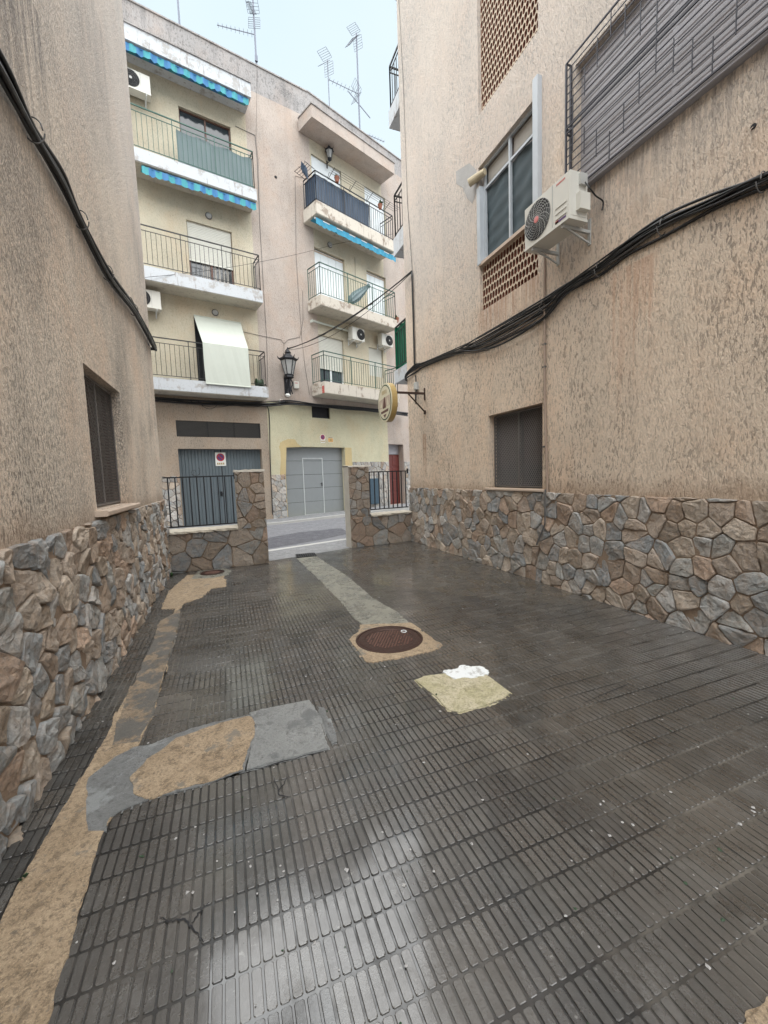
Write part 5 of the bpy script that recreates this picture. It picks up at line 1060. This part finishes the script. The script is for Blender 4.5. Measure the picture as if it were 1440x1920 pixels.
# drying rack of thin rods round the highest balcony
mb = MB(); zt = zB[3][1]+rhB[3]
for i in range(4):
    o = .06+.085*i; mb.tube([FB.p(uS-o-.02, .15, zt+.03+.012*i), FB.p(uS-o-.02, WP-.02, zt+.03)], .006, 4)
    mb.tube([FB.p(uS+.5, WP+o, zt+.10), FB.p(uT, WP+o, zt+.10)], .005, 4)
for ww in (.15, WP*.55, WP-.02): mb.tube([FB.p(uS, ww, zt), FB.p(uS-.36, ww, zt+.06)], .008, 4)
for f in (.15, .4, .62, .85): u = uS+(uT-uS)*f; mb.tube([FB.p(u, WP-.04, zt-.06), FB.p(u, WP+.33, zt+.10)], .008, 4); mb.tube([FB.p(u, WP-.04, zt), FB.p(u, WP+.04, zt+.10)], .008, 4)
tag(mb.build('drying_rack', 'iron_black'), 'wire clothes rack fixed outside the highest black railing', 'drying rack')
t = MB(); R = random.Random(3)
for i in range(5): u = uS-.08-.05*i; t.add([FB.p(u, .45+.03*i, zt+.10-.02*i), FB.p(u-.10, .50+.02*i, zt+.12), FB.p(u-.09, .52, zt-.22+.05*i), FB.p(u+.01, .47, zt-.28+.03*i)], [(0, 1, 2, 3)], 0)
tag(t.build('hanging_clothes', 'tarp_navy'), 'dark cloths hanging from the clothes rack at the left of the highest railing', 'clothes')
# folded parasol / cloth on the middle balcony, hose reel, chair
qa, qb = FB.px(660, 562, WP+.03), FB.px(695, 540, WP+.03); mb = MB(); c0_ = FB.p(qa[0], WP-.12, zB[2][1]+.12); c1_ = FB.p(qb[0]+.05, WP-.10, zB[2][1]+rhB[2]*.92)
N = 16; rows = []
for f, r in ((0, .02), (.1, .12), (.35, .15), (.7, .10), (.92, .05), (1, .07)):
    c = c0_.lerp(c1_, f); a_ = FB.N; d_ = (c1_-c0_).normalized().cross(a_).normalized(); rows.append([c+(a_*.55*math.cos(q*6.283/N)+d_*math.sin(q*6.283/N))*r*(1+.25*(q % 2)) for q in range(N)])
mb.add([p for r in rows for p in r], [(i*N+j, i*N+(j+1) % N, (i+1)*N+(j+1) % N, (i+1)*N+j) for i in range(len(rows)-1) for j in range(N)]); mb.tube([c0_-(c1_-c0_)*.08, c1_+(c1_-c0_)*.05], .012, 5, 1)
tag(mb.build('folded_parasol', ['tarp_teal', 'iron_black']), 'folded dark teal parasol leaning behind the green railing', 'parasol')
q = FA.px(487, 712, WN-.14); mb = MB(); mb.lathe(FA.p(q[0]-.1, WN-.2, zA[1][1]+.13), FA.U, [(.06, -.02), (.13, 0), (.13, .02), (.09, .03), (.09, .16), (.13, .17), (.13, .19), (.06, .21)], 18); mb.box(FA, q[0]-.12, q[0]+.12, WN-.3, WN-.1, zA[1][1], zA[1][1]+.03)
tag(mb.build('hose_reel', 'leaf_dark'), 'dark green hose reel at the right end of the lowest balcony with the blind', 'hose reel')
mb = MB(); u, z = FA.px(517, 332); mb.lathe(FA.p(u, 0, z), FA.N, [(.045, 0), (.04, .01), (.02, .02)], 10); tag(mb.build('vent_cap', 'dark_void'), 'small dark round vent on the pink wall between balconies', 'vent')
# red tile plaque on the corner of the lowest balcony
u0_p = uS; mb = MB(); 
for j in range(4): mb.bbox(Fr(FB.p(uS, 0, 0), -FB.N, -FB.U), -(WP-.03)+.0, -(WP-.14), 0, .014, zB[1][0]+.02+j*.058, zB[1][0]+.02+j*.058+.052, 0, .004)
tag(mb.build('street_plaque', 'label_red'), 'small red tiled plaque on the end of the lowest peeling balcony slab', 'plaque')
# ==================================================================== antennas on the roofs
def antenna(fr, x, y, xt, yt, w, label, kind, mast=.028):
    u, z0 = fr.px(x, y, w); zb_ = roofA if fr is FA else roofB; _, z1 = fr.px(xt, yt, w); u1 = fr.px(xt, yt, w)[0]
    base = fr.p(u1, w, zb_); top = fr.p(u1, w, z1); t = thing('tv_antenna', base, label, 'antenna'); mb = MB(); mb.tube([base, top], mast, 6); mb.build('mast', 'antenna', t)
    X, Y, Z = V(1, 0, 0), V(0, 1, 0), V(0, 0, 1); L = z1-zb_
    def yagi(c, d, n, ln, el, name='aerial', refl=True):
        d = V(*d).normalized(); s_ = d.cross(Z).normalized(); up_ = s_.cross(d); mb = MB(); mb.tube([c, c+d*ln], .012, 4)
        for i in range(n): p_ = c+d*ln*(i+.7)/n; e_ = el*(1-.35*i/n); mb.tube([p_-s_*e_, p_+s_*e_], .006, 3)
        if refl:
            for k_ in (-1, 1):
                for j in range(6): p_ = c-d*.04+up_*k_*(.04+.055*j)-d*(-.05*j); mb.tube([p_-s_*.17, p_+s_*.17], .005, 3)
                for e_ in (-.17, .17): mb.tube([c-d*.04+up_*k_*.05+s_*e_, c-d*.04+up_*k_*.315+d*.25+s_*e_], .006, 3)
        mb.build(name, 'antenna', t)
    if kind == 0: yagi(top-Z*.4, (-.25, -.9, -.55), 10, .95, .10); yagi(base+Z*(L*.52), (-1, .1, .02), 9, 1.05, .10, refl=False); mb = MB(); mb.box(WF, base.x-.04, base.x+.04, base.y-.06, base.y-.01, base.z+.25, base.z+.40); mb.build('amplifier', 'antenna', t)
    if kind == 1: yagi(top-Z*.05, (-.6, -.6, -.9), 8, .75, .13)
    if kind == 2: yagi(top-Z*.08, (-.55, -.5, -1.0), 9, 1.15, .16); yagi(top-Z*2.0, (-1, -.1, .06), 8, 1.15, .14); mb = MB(); mb.tube([base+Z*1.15+V(-.38, 0, .38), base+Z*1.15+V(.42, 0, -.30)], .016, 4); mb.build('crossbar', 'antenna', t)
    if kind == 4: yagi(top, (1, .1, -.05), 6, .75, .10, refl=False)
    return t
antenna(FA, 481, 120, 474, 0, -.15, 'tall roof antenna with grid reflector and long side boom at the step of the roofline', 0)
antenna(FA, 333, 60, 329, -60, -.4, 'bare thin roof mast above the left balconies', 3)
antenna(FB, 615, 198, 614, 112, -.3, 'shorter roof antenna with grid reflector over the roof canopy', 1, .016)
antenna(FB, 675, 240, 668, 62, -.3, 'tallest roof antenna with drooping boom, side boom and crossbar', 2)
antenna(FB, 690, 252, 688, 252, -.8, 'low roof antenna with short boom at the right end of the roof', 4, .012)
